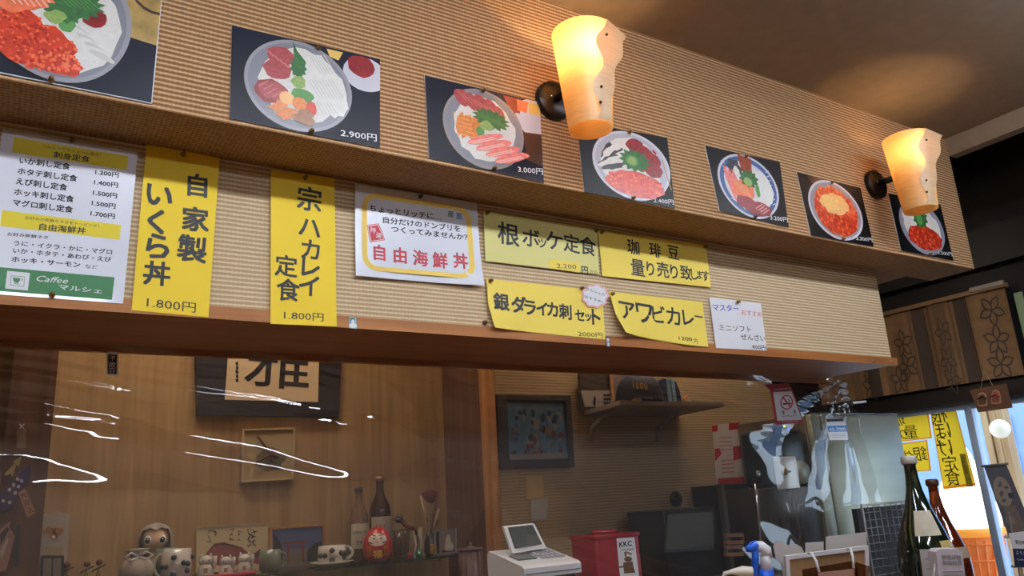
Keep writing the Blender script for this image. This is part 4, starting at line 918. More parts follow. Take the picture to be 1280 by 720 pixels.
# pillar decorations
PY = 2.448
def flat_thing(name, pts, mat, label, cat, Y, th=.006, draw=None):
    t = thing(name, at(sum(p[0] for p in pts)/len(pts), max(p[1] for p in pts), 1, Y), label, cat)
    MB().prism([at(x, y, 1, Y-th) for x, y in pts], (0, th, 0), mat).build('body', t)
    if draw:
        f = Flat(1, Y-th-.0003); draw(f); f.mb.build('surface_marks', t)
    return t
PUR = M('purple_cloth', (60, 52, 96), .7, var=.15)
flat_thing('cloth_streamer', [(-14, 632), (2, 614), (22, 596), (38, 579), (38, 596), (24, 618), (14, 636), (-14, 646)], PUR, 'purple folded streamer with white flowers on the dark pillar', 'ornament', PY, .006, lambda f: [f.poly(blob(x, y, 2.4, 2.4, 8, .15), M('petal', (190, 180, 186), .6), 1) for x, y in ((22, 599), (27, 601), (17, 606), (23, 608), (12, 612), (19, 616), (4, 626), (12, 628))])
flat_thing('yellow_arrow', [(5, 593), (18, 579), (16, 577), (27, 570), (24, 583), (20, 581), (16, 596), (13, 592), (8, 595)], M('arrow_yellow', (172, 156, 78), .7), 'small yellow paper arrow at the top of the pillar ornaments', 'ornament', PY, .004)
flat_thing('wooden_amulet', [(23, 616), (31, 611), (45, 641), (34, 647)], M('amulet_wood', (166, 118, 96), .6), 'narrow wooden amulet tilted on the pillar under the streamer', 'amulet', PY-.008, .004, lambda f: [f.glyph(ch, x, y, 7, INK, rot=.35) for ch, x, y in (('大', 29, 619), ('吉', 33.5, 628), ('人', 38.5, 638))])
flat_thing('paper_charm', [(-8, 668), (13, 651), (12, 660), (19, 670), (8, 712), (-8, 718)], M('charm_pink', (160, 118, 108), .7), 'pale pink paper charm low on the pillar at the left edge', 'amulet', PY, .005, lambda f: [f.poly([(0, 668), (9, 658), (11, 662), (1, 682)], M('charm_dark', (60, 50, 48), .7), 1), f.poly([(0, 690), (9, 672), (11, 674), (2, 700)], M('charm_white', (186, 170, 150), .7), 1)])
flat_thing('hanging_beads', [(20, 656), (25, 655), (25, 668), (24, 690), (23, 708), (18, 709), (18, 690), (19, 668)], DGREY, 'thin dark string of beads hanging on the pillar', 'ornament', PY, .008)
f_ = flat_thing('paper_tag', [(21, 536), (33, 536), (33, 560), (21, 560)], M('clear_tag', (130, 108, 92), .4), 'small faint tag with a bow near the pillar top', 'tag', PY, .002)
MB().tube([at(27+6*math.cos(a)*abs(math.sin(a)), 533+3*math.sin(2*a), 1, PY-.004) for a in [i*.3 for i in range(21)]], .0012, WHITE, 5).build('bow', f_)
# right part of the shelf
c = on(502, 2.52); t = thing('glass_tumbler', c, 'empty clear tumbler right behind the daruma', 'glass'); MB().lathe(c, [(.024, 0), (.026, .01), (.03, .09), (.028, .09), (.024, .012), (.001, .008)], CG, 26).build('glass', t)
def p_(x, y, Y=2.5): return at(x, y, 1, Y)
t = thing('glass_dog', on(508, 2.56), 'red and blue blown glass dog on long legs above the tumbler', 'figurine'); BLG = M('blue_glass', (34, 38, 74), .15, coat=.8); RDG = M('red_glass', (110, 40, 40), .15, coat=.8)
MB().tube([p_(503, 652, 2.56), p_(508, 658, 2.56), p_(516, 661, 2.56), p_(521, 668, 2.56)], [.009, .006, .008, .004], RDG, 10).build('body', t)
MB().ball(p_(499, 650, 2.56), .012, BLG, 2, (1.3, 1, .9)).tube([p_(496, 648, 2.56), p_(493, 650, 2.56)], [.006, .003], BLG, 8).tube([p_(497, 648, 2.56), p_(496, 643, 2.56)], [.004, .001], BLG, 6).tube([p_(502, 647, 2.56), p_(503, 643, 2.56)], [.004, .001], BLG, 6).build('head', t)
for x0_, x1_ in ((504, 500), (507, 505), (519, 517), (521, 522)): MB().tube([p_(x0_, 657, 2.56), Vector((p_(x1_, 690, 2.56).x, 2.56, SZ))], .0018, CG, 6).build('leg', t)
for i, x in enumerate((518, 525)):
    t = thing('glass_bird', on(x, 2.52), ['left of two white long necked glass birds', 'right of two white long necked glass birds, head upright'][i], 'figurine', 'white glass birds')
    top = 664 if i == 0 else 659
    MB().tube([p_(x-2*(1-i), top, 2.52), p_(x, top+8, 2.52), p_(x+2, top+18, 2.52), p_(x+1, 686, 2.52), Vector((on(x, 2.52).x, 2.52, SZ))], [.004+.002*i, .005+.003*i, .004, .003, .005], CER, 10).build('body', t)
    MB().tube([p_(x-2*(1-i), top, 2.52), p_(x-3-i, top+5, 2.50)], [.003, .001], M('beak', (150, 110, 60), .4), 6).build('beak', t)
MB().ball(on(512, 2.48)+Vector((0, 0, .009)), .009, M('red_ball', (170, 36, 36), .4), 2).build('red_ball', label='tiny red ball on the shelf right of the daruma', cat='ornament')
c = on(524, 2.465); t = thing('green_daruma', c, 'tiny green daruma with white face at the shelf edge', 'figurine')
MB().lathe(c, [(.001, 0), (.012, .001), (.014, .01), (.011, .022), (.004, .028), (.001, .029)], M('daruma_green', (50, 110, 70), .4), 18).build('body', t); MB().ball(c+Vector((-.005, -.010, .014)), .005, WHITE, 1).build('face', t)
c = on(538, 2.52); t = thing('bud_vase', c, 'dark vase with gold charm holding dried stalks', 'vase')
MB().lathe(c, [(.018, 0), (.022, .012), (.02, .045), (.013, .06), (.017, .07)], M('vase_brown', (54, 42, 34), .3, coat=.4), 22).build('vase', t)
MB().rbox(tuple(c+Vector((-.012, -.028, .002))), tuple(c+Vector((.012, -.018, .035))), M('gold_charm', (196, 146, 50), .35, metal=.4, var=.3, vscale=90), .003).build('gold_charm', t)
ST = M('dried_stalk', (176, 150, 116), .7); STP = M('dried_leaf', (112, 66, 52), .7)
for i, (x, y) in enumerate(((526, 620), (529, 632), (533, 645), (546, 622), (549, 636), (548, 650))): MB().tube([c+Vector((0, 0, .05)), p_((x+538)/2, (y+668)/2, 2.52), p_(x, y, 2.52)], [.003, .005, .004], ST if i % 2 == 0 else STP, 7).build('stalk', t)
MB().add([p_(x, y, 2.52) for x, y in ((526, 618), (532, 613), (540, 612), (547, 615), (546, 624), (540, 630), (533, 627))]+[p_(538, 620, 2.505)], [(i, (i+1) % 7, 7) for i in range(7)], STP, True).build('dried_leaf', t)
t = framed('acrylic_photo_stand', [(543.5, 663), (571, 660), (571.5, 691), (543.5, 694)], 2.50, M('acrylic_grey', (140, 134, 132), .3, coat=.6), .12, M('figure_photo', (150, 138, 128), .4), 'small framed photo of a white figure at the right end of the glass shelf', lambda f: [f.poly([(545, 665), (549, 664.5), (549, 692), (545, 692.5)], DGREY, 1), f.poly([(556, 688), (557, 676), (559, 669), (562, 668), (563, 676), (567, 681), (566, 689)], CER, 2), f.poly([(552, 688), (570, 687), (570, 691), (552, 692)], M('magenta', (110, 60, 70), .5), 2)], .012)
c = at(589, 715, 1, 2.30); t = thing('lidded_basket', Vector((c.x, 2.30, 1.2)), 'brown lidded pot with knob beside the niche post', 'pot'); BR_ = M('basket_brown', (92, 64, 56), .6, var=.2, vscale=50)
bz = at(589, 686, 1, 2.30).z
MB().lathe((c.x, 2.30, 1.2), [(.034, 0), (.036, .02), (.035, bz-1.2-.004)], BR_, 24).build('body', t); MB().lathe((c.x, 2.30, bz-.004), [(.04, 0), (.041, .006), (.01, .010), (.005, .018), (.007, .022), (.001, .024)], BR_, 24).build('lid', t)
for i in range(10):
    a = i*.628; MB().tube([(c.x+.037*math.cos(a), 2.30+.037*math.sin(a), 1.22), (c.x+.0365*math.cos(a), 2.30+.0365*math.sin(a), bz-.006)], .0025, DARKW, 5).build('rib', t)
# ================================================================ KITCHEN WALL, RIGHT OF THE NICHE
BCZ = 1.20                                             # back counter top
MB().rbox((1.43, 1.96, BCZ-.03), (2.655, 2.389, BCZ), M('counter_steel', (120, 122, 120), .35, metal=.7), .004).build('back_counter', label='steel back counter top in the kitchen', cat='counter')
cb = thing('counter_cabinet', (2.1, 2.2, 0), 'kitchen base cabinet under the steel back counter', 'cabinet')
MB().box((1.44, 2.03, .08), (2.64, 2.385, BCZ-.031), M('cab_grey', (120, 112, 100), .5)).build('body', cb); MB().box((1.44, 2.06, 0), (2.64, 2.385, .08), DGREY).build('plinth', cb)
for i in range(3):
    x = 1.45+i*.4; d = MB().rbox((x, 2.012, .12), (x+.38, 2.029, BCZ-.06), M('cab_door', (136, 124, 108), .5), .004).build('door', cb); MB().rbox((x+.32, 1.995, 1.0), (x+.35, 2.011, 1.1), CHROME, .003).build('handle', d)
def g_pic(f):
    rg = random.Random(11); B = [M('pic_a', (60, 84, 116), .3, coat=.6), M('pic_b', (88, 76, 70), .3, coat=.6), M('pic_c', (40, 44, 56), .3, coat=.6), M('pic_d', (116, 112, 112), .3, coat=.6), M('pic_e', (120, 92, 60), .3, coat=.6), M('pic_f', (92, 46, 50), .3, coat=.6)]
    f.poly([(634, 504), (703, 505), (710, 573), (637, 575)], M('pic_bg', (72, 102, 124), .3, coat=.6, var=.25, vscale=20), .5)
    for i in range(70):
        x = 640+62*rg.random(); t_ = rg.random(); y = 515+54*t_; f.poly(blob(x, y, rg.uniform(1.5, 4), rg.uniform(2.5, 6), 8, .3, 0, i), B[rg.randrange(6) if y > 535 else rg.choice((0, 2, 0, 3))], 1+i*.02)
    f.poly([(637, 568), (709, 566), (710, 573), (637, 575)], B[3], 3)
framed('group_picture', [(621.5, 493), (713.5, 494.5), (718.5, 583.5), (625, 585.5)], KW-.002, M('dark_frame', (54, 46, 44), .35, coat=.3), .14, DGREY, 'dark framed bluish group picture on the ribbed kitchen wall', g_pic)
def wpaper(pts, mat, label, Y=KW-.001, draw=None, name='wall_note', cat='note'):
    t = thing(name, at(pts[2][0], pts[2][1], 1, Y), label, cat); MB().prism([at(x, y, 1, Y-.0015) for x, y in pts], (0, .0015, 0), mat).build('sheet', t)
    if draw: f = Flat(1, Y-.0016); draw(f); f.mb.build('print', t)
wpaper([(657, 596), (679, 595), (680, 622), (658, 624)], M('note_yellow', (188, 160, 100), .7), 'faded yellow note on the kitchen wall under the framed picture')
wpaper([(663, 625), (685, 623), (683, 649), (664, 651)], M('note_grey', (170, 164, 150), .7), 'pale grey note directly below the yellow note')
# telephone / fax on the back counter
FY = 2.04
t = thing('fax_phone', (at(672, 700, 1, FY).x, FY+.1, BCZ), 'white desk phone with fax and tilted screen on the back counter', 'phone')
def q3(x, y, Y): return at(x, y, 1, Y)
top = [q3(625, 692, FY+.20), q3(704, 684, FY+.20), q3(726, 700, FY), q3(655, 711, FY)]
zt = (top[2].z+top[3].z)/2; top[2].z = zt; top[3].z = zt; zb = (top[0].z+top[1].z)/2; 
xl, xr = top[3].x-.0, top[2].x
P0 = [Vector((xl, FY, BCZ+.006)), Vector((xr, FY, BCZ+.006)), Vector((xr, FY, zt)), Vector((xr, FY+.05, zt+.016)), Vector((xr, FY+.2, zb)), Vector((xr, FY+.2, BCZ+.006))]
body = MB(); prof = [(FY, zt-.032), (FY, zt-.004), (FY+.012, zt+.003), (FY+.20, zb+.01), (FY+.21, zb), (FY+.21, zt-.032)]
L_ = [Vector((xl, y, z_)) for y, z_ in prof]; body.prism(L_, (xr-xl, 0, 0), WPL); body.build('body', t); MB().rbox((xl+.01, FY+.02, BCZ+.001), (xr-.01, FY+.2, zt-.0325), DGREY, .004).build('base', t)
MB().box((xl+.005, FY-.003, zt-.022), (xr-.005, FY+.001, zt-.018), GREY).build('paper_slot', t)
def onface(u, v, off=.002):
    y0, z0 = prof[2]; y1, z1 = prof[3]; n = Vector((0, -(z1-z0), (y1-y0))).normalized(); return Vector((xl+(xr-xl)*u, y0+(y1-y0)*v, z0+(z1-z0)*v))+n*off
def facebox(u0, u1, v0, v1, m, h=.004): 
    mb = MB(); A = [onface(u0, v0, .0005), onface(u1, v0, .0005), onface(u1, v1, .0005), onface(u0, v1, .0005)]; d = onface(0, 0, h)-onface(0, 0, 0); mb.prism([p+d for p in A], -d, m); return mb
facebox(.12, .45, .30, .58, M('lcd', (86, 98, 96), .3)).build('display', t)
kk = 0
for i in range(5):
    for j in range(4):
        facebox(.52+.085*i, .58+.085*i, .25+.15*j, .35+.15*j, M('key_grey', (176, 180, 190), .4), .005).build('key', t)
sp = [q3(630, 659, FY+.16), q3(668, 655, FY+.16), q3(683, 685, FY+.12), q3(641, 692, FY+.12)]
scr = MB().prism(sp, (0, .014, .003), WPL).build('screen_unit', t)
cc = sum(sp, Vector())/4
MB().poly([p+(cc-p)*.24+Vector((0, -.0025, .006)) for p in sp], M('lcd_dark', (74, 82, 80), .2)).build('screen', scr)
MB().prism([p+(cc-p)*.2+Vector((0, -.0012, .006)) for p in sp], (0, .002, 0), DGREY).build('bezel', scr)
# red coffee tin
t = thing('coffee_can', (at(772, 700, 1, 2.13).x, 2.2, BCZ), 'tall square red tin with round lid and white coffee mill label', 'tin'); CR = M('can_red', (150, 26, 40), .35, coat=.4)
cx0, cx1 = at(745, 680, 1, 2.13).x, at(800, 680, 1, 2.13).x; ct = at(770, 668, 1, 2.13).z
MB().rbox((cx0, 2.13, BCZ+.001), (cx1, 2.27, ct), CR, .008).build('body', t); MB().rbox((cx0-.003, 2.127, ct-.012), (cx1+.003, 2.273, ct+.002), CR, .004).build('rim', t)
MB().lathe(((cx0+cx1)/2, 2.2, ct+.002), [(.045, 0), (.045, .01), (.04, .013), (.001, .013)], CR, 30).build('lid', t)
f = Flat(1, 2.1285); cg = M('mill_brown', (110, 76, 44), .6)
f.poly([(770.5, 673), (793, 671.5), (799, 722), (775, 722)], WHITE, 1); f.line('KKC', (774, 684), (790, 682), 8, INK, 2, .03); f.line('COFFEE', (776, 689), (792, 687.5), 3, cg, 2, .02)
f.poly([(779, 703), (791, 702), (791, 705), (794, 716), (780, 717), (779, 706)], cg, 2); f.poly(blob(785, 699, 5, 3.5, 14, 0), cg, 2.5); f.poly([(780, 690), (783, 689.5), (783, 696), (781, 696)], cg, 2); f.poly([(783, 689), (790, 692), (789, 694), (783, 691)], cg, 2); f.poly([(774, 708), (781, 707), (781, 709), (774, 710)], cg, 2)
f.mb.build('label', t)
t = thing('folding_stand', (at(822, 700, 1, 2.35).x, 2.35, BCZ), 'two pale wooden slats standing behind the red tin', 'stand')
for (a, b, c_, d) in (((809, 657), (814, 657), (818, 722), (811, 722)), ((816, 661), (822, 661), (827, 722), (820, 722))): MB().prism([at(*q, 1, 2.35) for q in (a, b, c_, d)], (0, .02, 0), OAKV).build('slat', t)
# shelf with cap and books
SHZ = at(730, 519, 1, KW).z; sx0 = at(775, 506, 2, SHZ); sx1 = at(899, 509.5, 2, SHZ); sxb = at(731, 519, 2, SHZ)
t = thing('wall_shelf', ((sx0.x+sx1.x)/2, KW, SHZ-.08), 'pale painted wall shelf carrying the navy cap', 'shelf'); SHM = M('shelf_paint', (150, 134, 118), .5, var=.06)
MB().prism([Vector((sxb.x, KW, SHZ)), Vector((sx0.x, sx0.y, SHZ)), Vector((sx1.x, sx0.y, SHZ)), Vector((sx1.x+.04, KW, SHZ))], (0, 0, .016), SHM).build('board', t)
for bx in (754, 838):
    p = at(bx, 522, 1, 2.30); MB().tube([(p.x, KW-.004, SHZ-.10), (p.x, KW-.02, SHZ-.05), (p.x, KW-.09, SHZ-.012), (p.x, KW-.16, SHZ-.004)], .008, SHM, 8).build('bracket', t)
SHT = SHZ+.016
def up_(name, pts, Y, th, mat, label, cat, draw=None):
    P = [at(x, y, 1, Y) for x, y in pts]; lo = min(p.z for p in P)
    t = thing(name, (sum(p.x for p in P)/len(P), Y, SHT), label, cat)
    for p in P: p.z = max(p.z, SHT+.0005)
    MB().prism(P, (0, th, 0), mat).build('board', t)
    if draw: f = Flat(1, Y-.0008); draw(f); f.mb.build('print', t)
up_('dark_picture', [(724, 465), (763, 466), (766, 519), (727, 521)], 2.36, .01, M('smoky', (52, 46, 42), .3, coat=.4, var=.3), 'dark unframed picture standing at the left end of the wall shelf', 'picture')
up_('white_booklet', [(727, 488), (762, 488), (768, 512), (733, 520)], 2.27, .006, M('booklet_white', (176, 168, 160), .6), 'white booklet with black drawings leaning at the left end of the wall shelf', 'booklet', lambda f: [f.poly([(743, 494), (745, 498), (744, 511), (741, 504)], INK, 1)]+[f.poly(blob(756+(i % 3)*3, 494+(i//3)*5, 1.8, 1.8, 7, .3), DGREY, 1) for i in range(9)]+[f.line('SOD', (747, 504), (755, 504), 4, DGREY, 1)])
up_('brown_box_panel', [(762, 466), (812, 468), (816, 515), (767, 517)], 2.35, .008, M('panel_taupe', (112, 100, 96), .6), 'grey-brown panel with a wooden edge behind the cap', 'board', lambda f: [f.poly([(762, 466), (765, 466), (770, 517), (767, 517)], OAKV, 1)])
NV = M('cap_navy', (26, 28, 44), .7, var=.15); c = at(800, 505, 1, 2.17); c.z = SHT
t = thing('baseball_cap', (c.x, 2.17, SHT), 'dark navy cap with gold 1000 lettering on the wall shelf', 'cap'); rr = (at(826, 500, 1, 2.17)-at(779, 500, 1, 2.17)).length/2; ch = at(800, 468.5, 1, 2.17).z-SHT
cm = MB(); vs = []; fs = []
for j in range(9):
    ph = math.pi/2*j/8
    for i in range(28): th = 2*math.pi*i/28; vs.append(Vector((c.x+rr*math.cos(ph)**.8*math.cos(th), 2.17+rr*.9*math.cos(ph)**.8*math.sin(th), SHT+.004+ch*math.sin(ph)**.9)) if j < 8 else Vector((c.x, 2.17, SHT+.004+ch)))
for j in range(8):
    for i in range(28): fs.append((j*28+i, j*28+(i+1) % 28, (j+1)*28+(i+1) % 28, (j+1)*28+i))
cm.add(vs, fs, NV, True).build('crown', t)
vs = []; fs = []
for i in range(13):
    a = R(150)+R(110)*i/12; d = Vector((math.cos(a), math.sin(a), 0))
    for k_, s_ in ((0, rr*.93), (1, rr*(1.0+.5*math.sin(math.pi*i/12)))): vs.append(Vector((c.x, 2.17, SHT+.012-.006*k_))+d*s_)
MB().add(vs, [(2*i, 2*i+2, 2*i+3, 2*i+1) for i in range(12)], NV, True).add([v-Vector((0, 0, .004)) for v in vs], [(2*i, 2*i+2, 2*i+3, 2*i+1) for i in range(12)], NV, True).build('brim', t)
MB().ball((c.x, 2.17, SHT+.004+ch), .006, NV, 1).build('button', t)
GL = M('gold_thread', (206, 170, 90), .5); f = Flat(1, 2.17-rr*.9-.004); 
for i, ch_ in enumerate('1000'): f.glyph(ch_, 791.5+i*5.2, 481+i*.6, 8, GL, bold=.03, rot=-.05)
f.poly([(789, 500), (795, 497), (803, 498), (800, 503), (792, 502)], GL, 1); f.mb.build('embroidery', t)
t = thing('cloth_bag', (at(840, 500, 1, 2.2).x, 2.2, SHT), 'dark blue cloth with light blue stripe hanging beside the cap', 'cloth'); 
MB().prism([at(x, y, 1, 2.22) for x, y in ((822, 478), (829, 473), (845, 477), (850, 490), (853, 507), (824, 508))], (0, .05, 0), M('deep_blue', (26, 38, 70), .7)).build('body', t)
for dx in (0, 5.5): MB().prism([at(x+dx, y, 1, 2.215) for x, y in ((833, 474), (837.5, 474), (841, 507.5), (837, 507.5))], (0, .004, 0), M('light_blue', (112, 152, 176), .7)).build('stripe', t)
MB().ball(at(836, 472, 1, 2.21), .008, WHITE, 2).build('knob', t)
up_('small_plaque', [(854.5, 498), (859, 494), (868, 508), (861, 508)], 2.2, .006, M('plaque_white', (170, 160, 140), .6), 'tiny pale plaque with an orange tip at the right of the cap', 'ornament', lambda f: [f.poly([(854.5, 498), (859, 494), (861, 496.5), (856, 501)], UNI, 1)])
# red and white poster, dark appliances
def g_rw(f):
    pr = M('poster_red', (176, 30, 40), .5)
    for q in ([(890, 532), (897, 531), (897, 539), (890, 540)], [(911, 529), (925, 528), (925, 536), (911, 538)], [(893, 561), (899, 560), (902, 567), (894, 577)], [(916, 558), (929, 557), (930, 572), (917, 576)], [(897, 598), (930, 596), (931, 604), (898, 606)]): f.poly(q, pr, 1)
    for k_ in range(4): f.poly([(899, 547+k_*5), (915, 546.3+k_*5), (915, 547.1+k_*5), (899, 547.8+k_*5)], pr, 1)
    for k_ in range(4): f.poly([(902, 575+k_*5), (918, 574.3+k_*5), (918, 575.1+k_*5), (902, 575.8+k_*5)], pr, 1)
wpaper([(890, 531), (925, 528), (932, 604), (896, 606)], M('poster_white', (200, 190, 184), .6), 'white price poster with red corners on the kitchen wall', KW-.001, g_rw, 'poster', 'poster')
def kbox(name, label, cat, q, Y, d, mat, parts=None, zb=None):
    P = [at(x, y, 1, Y) for x, y in q]; xs = [p.x for p in P]; zs = [p.z for p in P]
    t = thing(name, ((min(xs)+max(xs))/2, Y+d/2, zb if zb is not None else min(zs)), label, cat)
    MB().rbox((min(xs), Y, zb if zb is not None else min(zs)), (max(xs), Y+d, max(zs)), mat, .005).build('body', t)
    return t, (min(xs), max(xs), min(zs), max(zs))
BK = M('appliance_black', (14, 15, 17), .3, coat=.3); GG = M('smoked_panel', (70, 74, 68), .25, coat=.4, var=.1)
t, b_ = kbox('warming_cabinet', 'black appliance with grey-green tilted door on the back counter', 'appliance', [(835, 638), (894, 634), (896, 722), (838, 722)], 2.12, .2, BK, zb=BCZ+.001)
MB().prism([at(x, y, 1, 2.10) for x, y in ((838, 643), (891, 640), (893, 684), (833, 689))], (0, .012, 0), GG).build('door', t)
MB().prism([at(x, y, 1, 2.09) for x, y in ((833, 687), (893, 682), (893, 687), (833, 691))], (0, .01, 0), DGREY).build('door_rail', t)
t = thing('pot_lid', at(846, 634, 1, 2.2), 'round black lid hanging over the black appliance', 'lid'); MB().lathe(at(844, 624, 1, 2.30), [(.03, 0), (.028, .01), (.005, .014), (.006, .03), (.001, .032)], BK, 24, (0, -1, 0)).build('disc', t)
t = thing('frying_pan', at(890, 640, 1, 2.34), 'black frying pan with pale handle hanging on the kitchen wall', 'pan'); MB().lathe(at(893, 623, 1, 2.387), [(.04, 0), (.055, .025), (.052, .025), (.038, .004), (.001, .004)], BK, 28, (0, -1, 0)).build('pan', t); MB().tube([at(893, 628, 1, 2.365), at(864, 634, 1, 2.36)], .005, M('pale_handle', (140, 122, 92), .6), 8).build('handle', t)
pt, pb_ = at(900, 605, 1, 2.08), at(908, 722, 1, 2.08)
MB().box((pt.x-.008, 2.07, BCZ+.001), (pt.x+.012, 2.09, pt.z), M('post_grey', (70, 64, 58), .4, metal=.4)).build('rack_post', label='thin grey upright post left of the black fridge', cat='post')
t, b_ = kbox('drinks_fridge', 'black small fridge with a pale beer label right of the upright post', 'fridge', [(905, 608), (936, 604), (938, 722), (912, 722)], 2.205, .15, BK, zb=BCZ+.001)
f = Flat(1, 2.2035); f.poly([(917, 646), (931, 645), (933, 664), (919, 666)], M('label_cream', (150, 144, 120), .6), 1); f.line('Asahi', (919, 659), (932, 658), 5.5, INK, 2, .03); f.mb.build('beer_label', t)
for i, yy in enumerate((667, 682)):
    t = thing('wooden_tray', (at(918, yy+12, 1, 2.06).x, 2.07, at(918, yy+13, 1, 2.06).z), ['upper little wooden rack tray in front of the black fridge', 'lower little wooden rack tray in front of the black fridge'][i], 'tray', 'wooden trays')
    for dy, m_ in ((0, M('tray_wood', (112, 84, 64), .6)), (9, M('tray_orange', (130, 82, 50), .6))): MB().prism([at(908, yy+dy, 1, 2.05), at(929, yy+dy-.5, 1, 2.05), at(930, yy+dy+4, 1, 2.05), at(909, yy+dy+4.5, 1, 2.05)], (0, .015, 0), m_).build('slat', t)
    for xx in (908, 928): MB().prism([at(xx, yy, 1, 2.052), at(xx+2, yy, 1, 2.052), at(xx+2.5, yy+13, 1, 2.052), at(xx+.5, yy+13, 1, 2.052)], (0, .012, 0), M('tray_side', (90, 66, 50), .6)).build('side', t)
# soft serve machine behind the curtain
t, b_ = kbox('ice_machine', 'tall dark steel dispenser with white square face plate and brass knob', 'machine', [(962, 612), (1018, 606), (1018, 722), (962, 722)], 2.01, .18, M('machine_body', (78, 70, 62), .25, metal=.6, var=.3, vscale=8, stretch=(8, 1, 1)), zb=BCZ+.001)
a0, a1 = at(967, 571, 1, 1.945), at(1000, 611, 1, 1.945)
MB().rbox((at(966, 560, 1, 2.02).x, 2.02, b_[3]), (b_[1], 2.18, at(990, 535, 1, 2.02).z), M('machine_head', (60, 66, 66), .2, metal=.7, var=.2, vscale=10), .02, 4).build('upper_housing', t)
MB().lathe((at(1001, 590, 1, 1.965).x, 2.02, (a0.z+a1.z)/2), [(.043, 0), (.043, .06), (.038, .068)], STEEL, 36, (0, -1, 0)).build('steel_drum', t)
MB().rbox((a0.x, 1.94, a1.z), (a1.x, 1.952, a0.z), M('face_plate', (206, 206, 200), .2, metal=.3, coat=.5), .008, 4).build('face_plate', t)
p = at(978, 590, 1, 1.94); MB().lathe((p.x, 1.94, p.z), [(.008, 0), (.008, .008), (.012, .01), (.012, .016), (.006, .018)], BRASS, 20, (0, -1, 0)).build('knob', t)
MB().tube([(p.x, 1.93, p.z), (p.x+.025, 1.925, p.z)], .0035, CHROME, 8).build('lever', t)
f = Flat(1, 1.939); f.line('GO', (967.5, 580), (972, 579), 4, INK); f.mb.build('lettering', t)
g = at(977, 537, 1, 2.01); MB().box((g.x-.03, 2.012, g.z-.012), (g.x+.02, 2.019, g.z+.012), DGREY).build('indicator_panel', t)
MB().ball(at(980.5, 533, 1, 2.01), .004, M('led_green', (140, 255, 40), emit=3), 1).build('green_light', t); MB().ball(at(985.5, 537, 1, 2.01), .004, M('led_blue', (30, 60, 255), emit=3), 1).build('blue_light', t)
t = thing('tap_pipe', at(948, 700, 1, 2.05), 'thin bent steel pipe left of the dispenser', 'pipe'); MB().tube([Vector((at(953, 700, 1, 1.98).x, 1.98, BCZ+.001)), at(953, 700, 1, 1.98), at(947, 635, 1, 1.98), at(944, 605, 1, 1.98)], .004, CHROME, 8).build('pipe', t); MB().lathe(at(947, 592, 1, 1.98), [(.010, 0), (.012, .004), (.005, .005), (.004, .001)], CHROME, 20, (0, -1, 0)).build('ring', t)
# stainless fridge at the curtain's end
SYF = 1.99
P = [at(x, y, 1, SYF) for x, y in ((1013, 517), (1122, 519))]; zt = P[0].z
t = thing('stainless_fridge', ((P[0].x+P[1].x)/2, SYF+.25, 0), 'tall stainless fridge right of the plastic curtain', 'fridge')
xm = at(1026, 517, 1, SYF).x
MB().rbox((P[0].x, SYF+.03, 0), (P[1].x, SYF+.38, zt), M('fridge_side', (110, 100, 84), .3, metal=.6, var=.15), .006).build('body', t)
MB().rbox((xm, SYF, .1), (P[1].x, SYF+.028, zt-.002), STEEL, .006).build('door', t); MB().rbox((P[0].x, SYF+.004, .1), (xm-.006, SYF+.028, zt-.002), STEEL, .004).build('door', t)
MB().box((P[0].x+.002, SYF-.002, zt-.001), (P[1].x, SYF+.004, zt+.004), CHROME).build('top_edge', t)
# wire grid panel and clamp
CT = 1.139
GY = 1.76; gl, gr = at(1077, 632, 1, GY), at(1136, 626, 1, GY); gz = (gl.z+gr.z)/2; GW = M('grid_wire', (120, 122, 122), .35, metal=.6)
t = thing('wire_grid', ((gl.x+gr.x)/2, GY, CT+.001), 'steel wire grid panel standing behind the green bottle', 'grid')
x0, x1 = gl.x, gr.x+.12
mbf = MB().tube([(x0, GY, CT+.005), (x0, GY, gz), (x1, GY, gz), (x1, GY, CT+.005)], .005, M('grid_frame', (180, 182, 178), .35, metal=.5), 8, True); mbf.build('frame', t)
for i in range(1, 12): MB().tube([(x0+(x1-x0)*i/12, GY, CT+.005), (x0+(x1-x0)*i/12, GY, gz)], .0018, GW, 5).build('wire', t)
n = int((gz-CT+.005)/.026)
for i in range(1, n+1): MB().tube([(x0, GY-.003, gz-.026*i), (x1, GY-.003, gz-.026*i)], .0018, GW, 5).build('wire', t)
MB().box((x0+.01, GY+.03, CT+.001), (x1, GY+.05, gz-.012), M('dark_board', (50, 44, 42), .6, var=.2)).build('dark_board', label='dark board right behind the wire grid', cat='board')
t = thing('clamp', at(1056, 506, 1, 1.93), 'small chrome clamp with a white rod by the curtain corner', 'clamp')
MB().ball(at(1058, 506, 1, 1.92), .012, CHROME, 2, (1, .6, 1.1)).ball(at(1064, 505, 1, 1.92), .010, IRON, 2).ball(at(1053, 500, 1, 1.92), .006, CHROME, 2).build('body', t)
MB().tube([at(1065, 504, 1, 1.92), at(1082, 502, 1, 1.92)], .005, WPL, 10).build('rod', t)
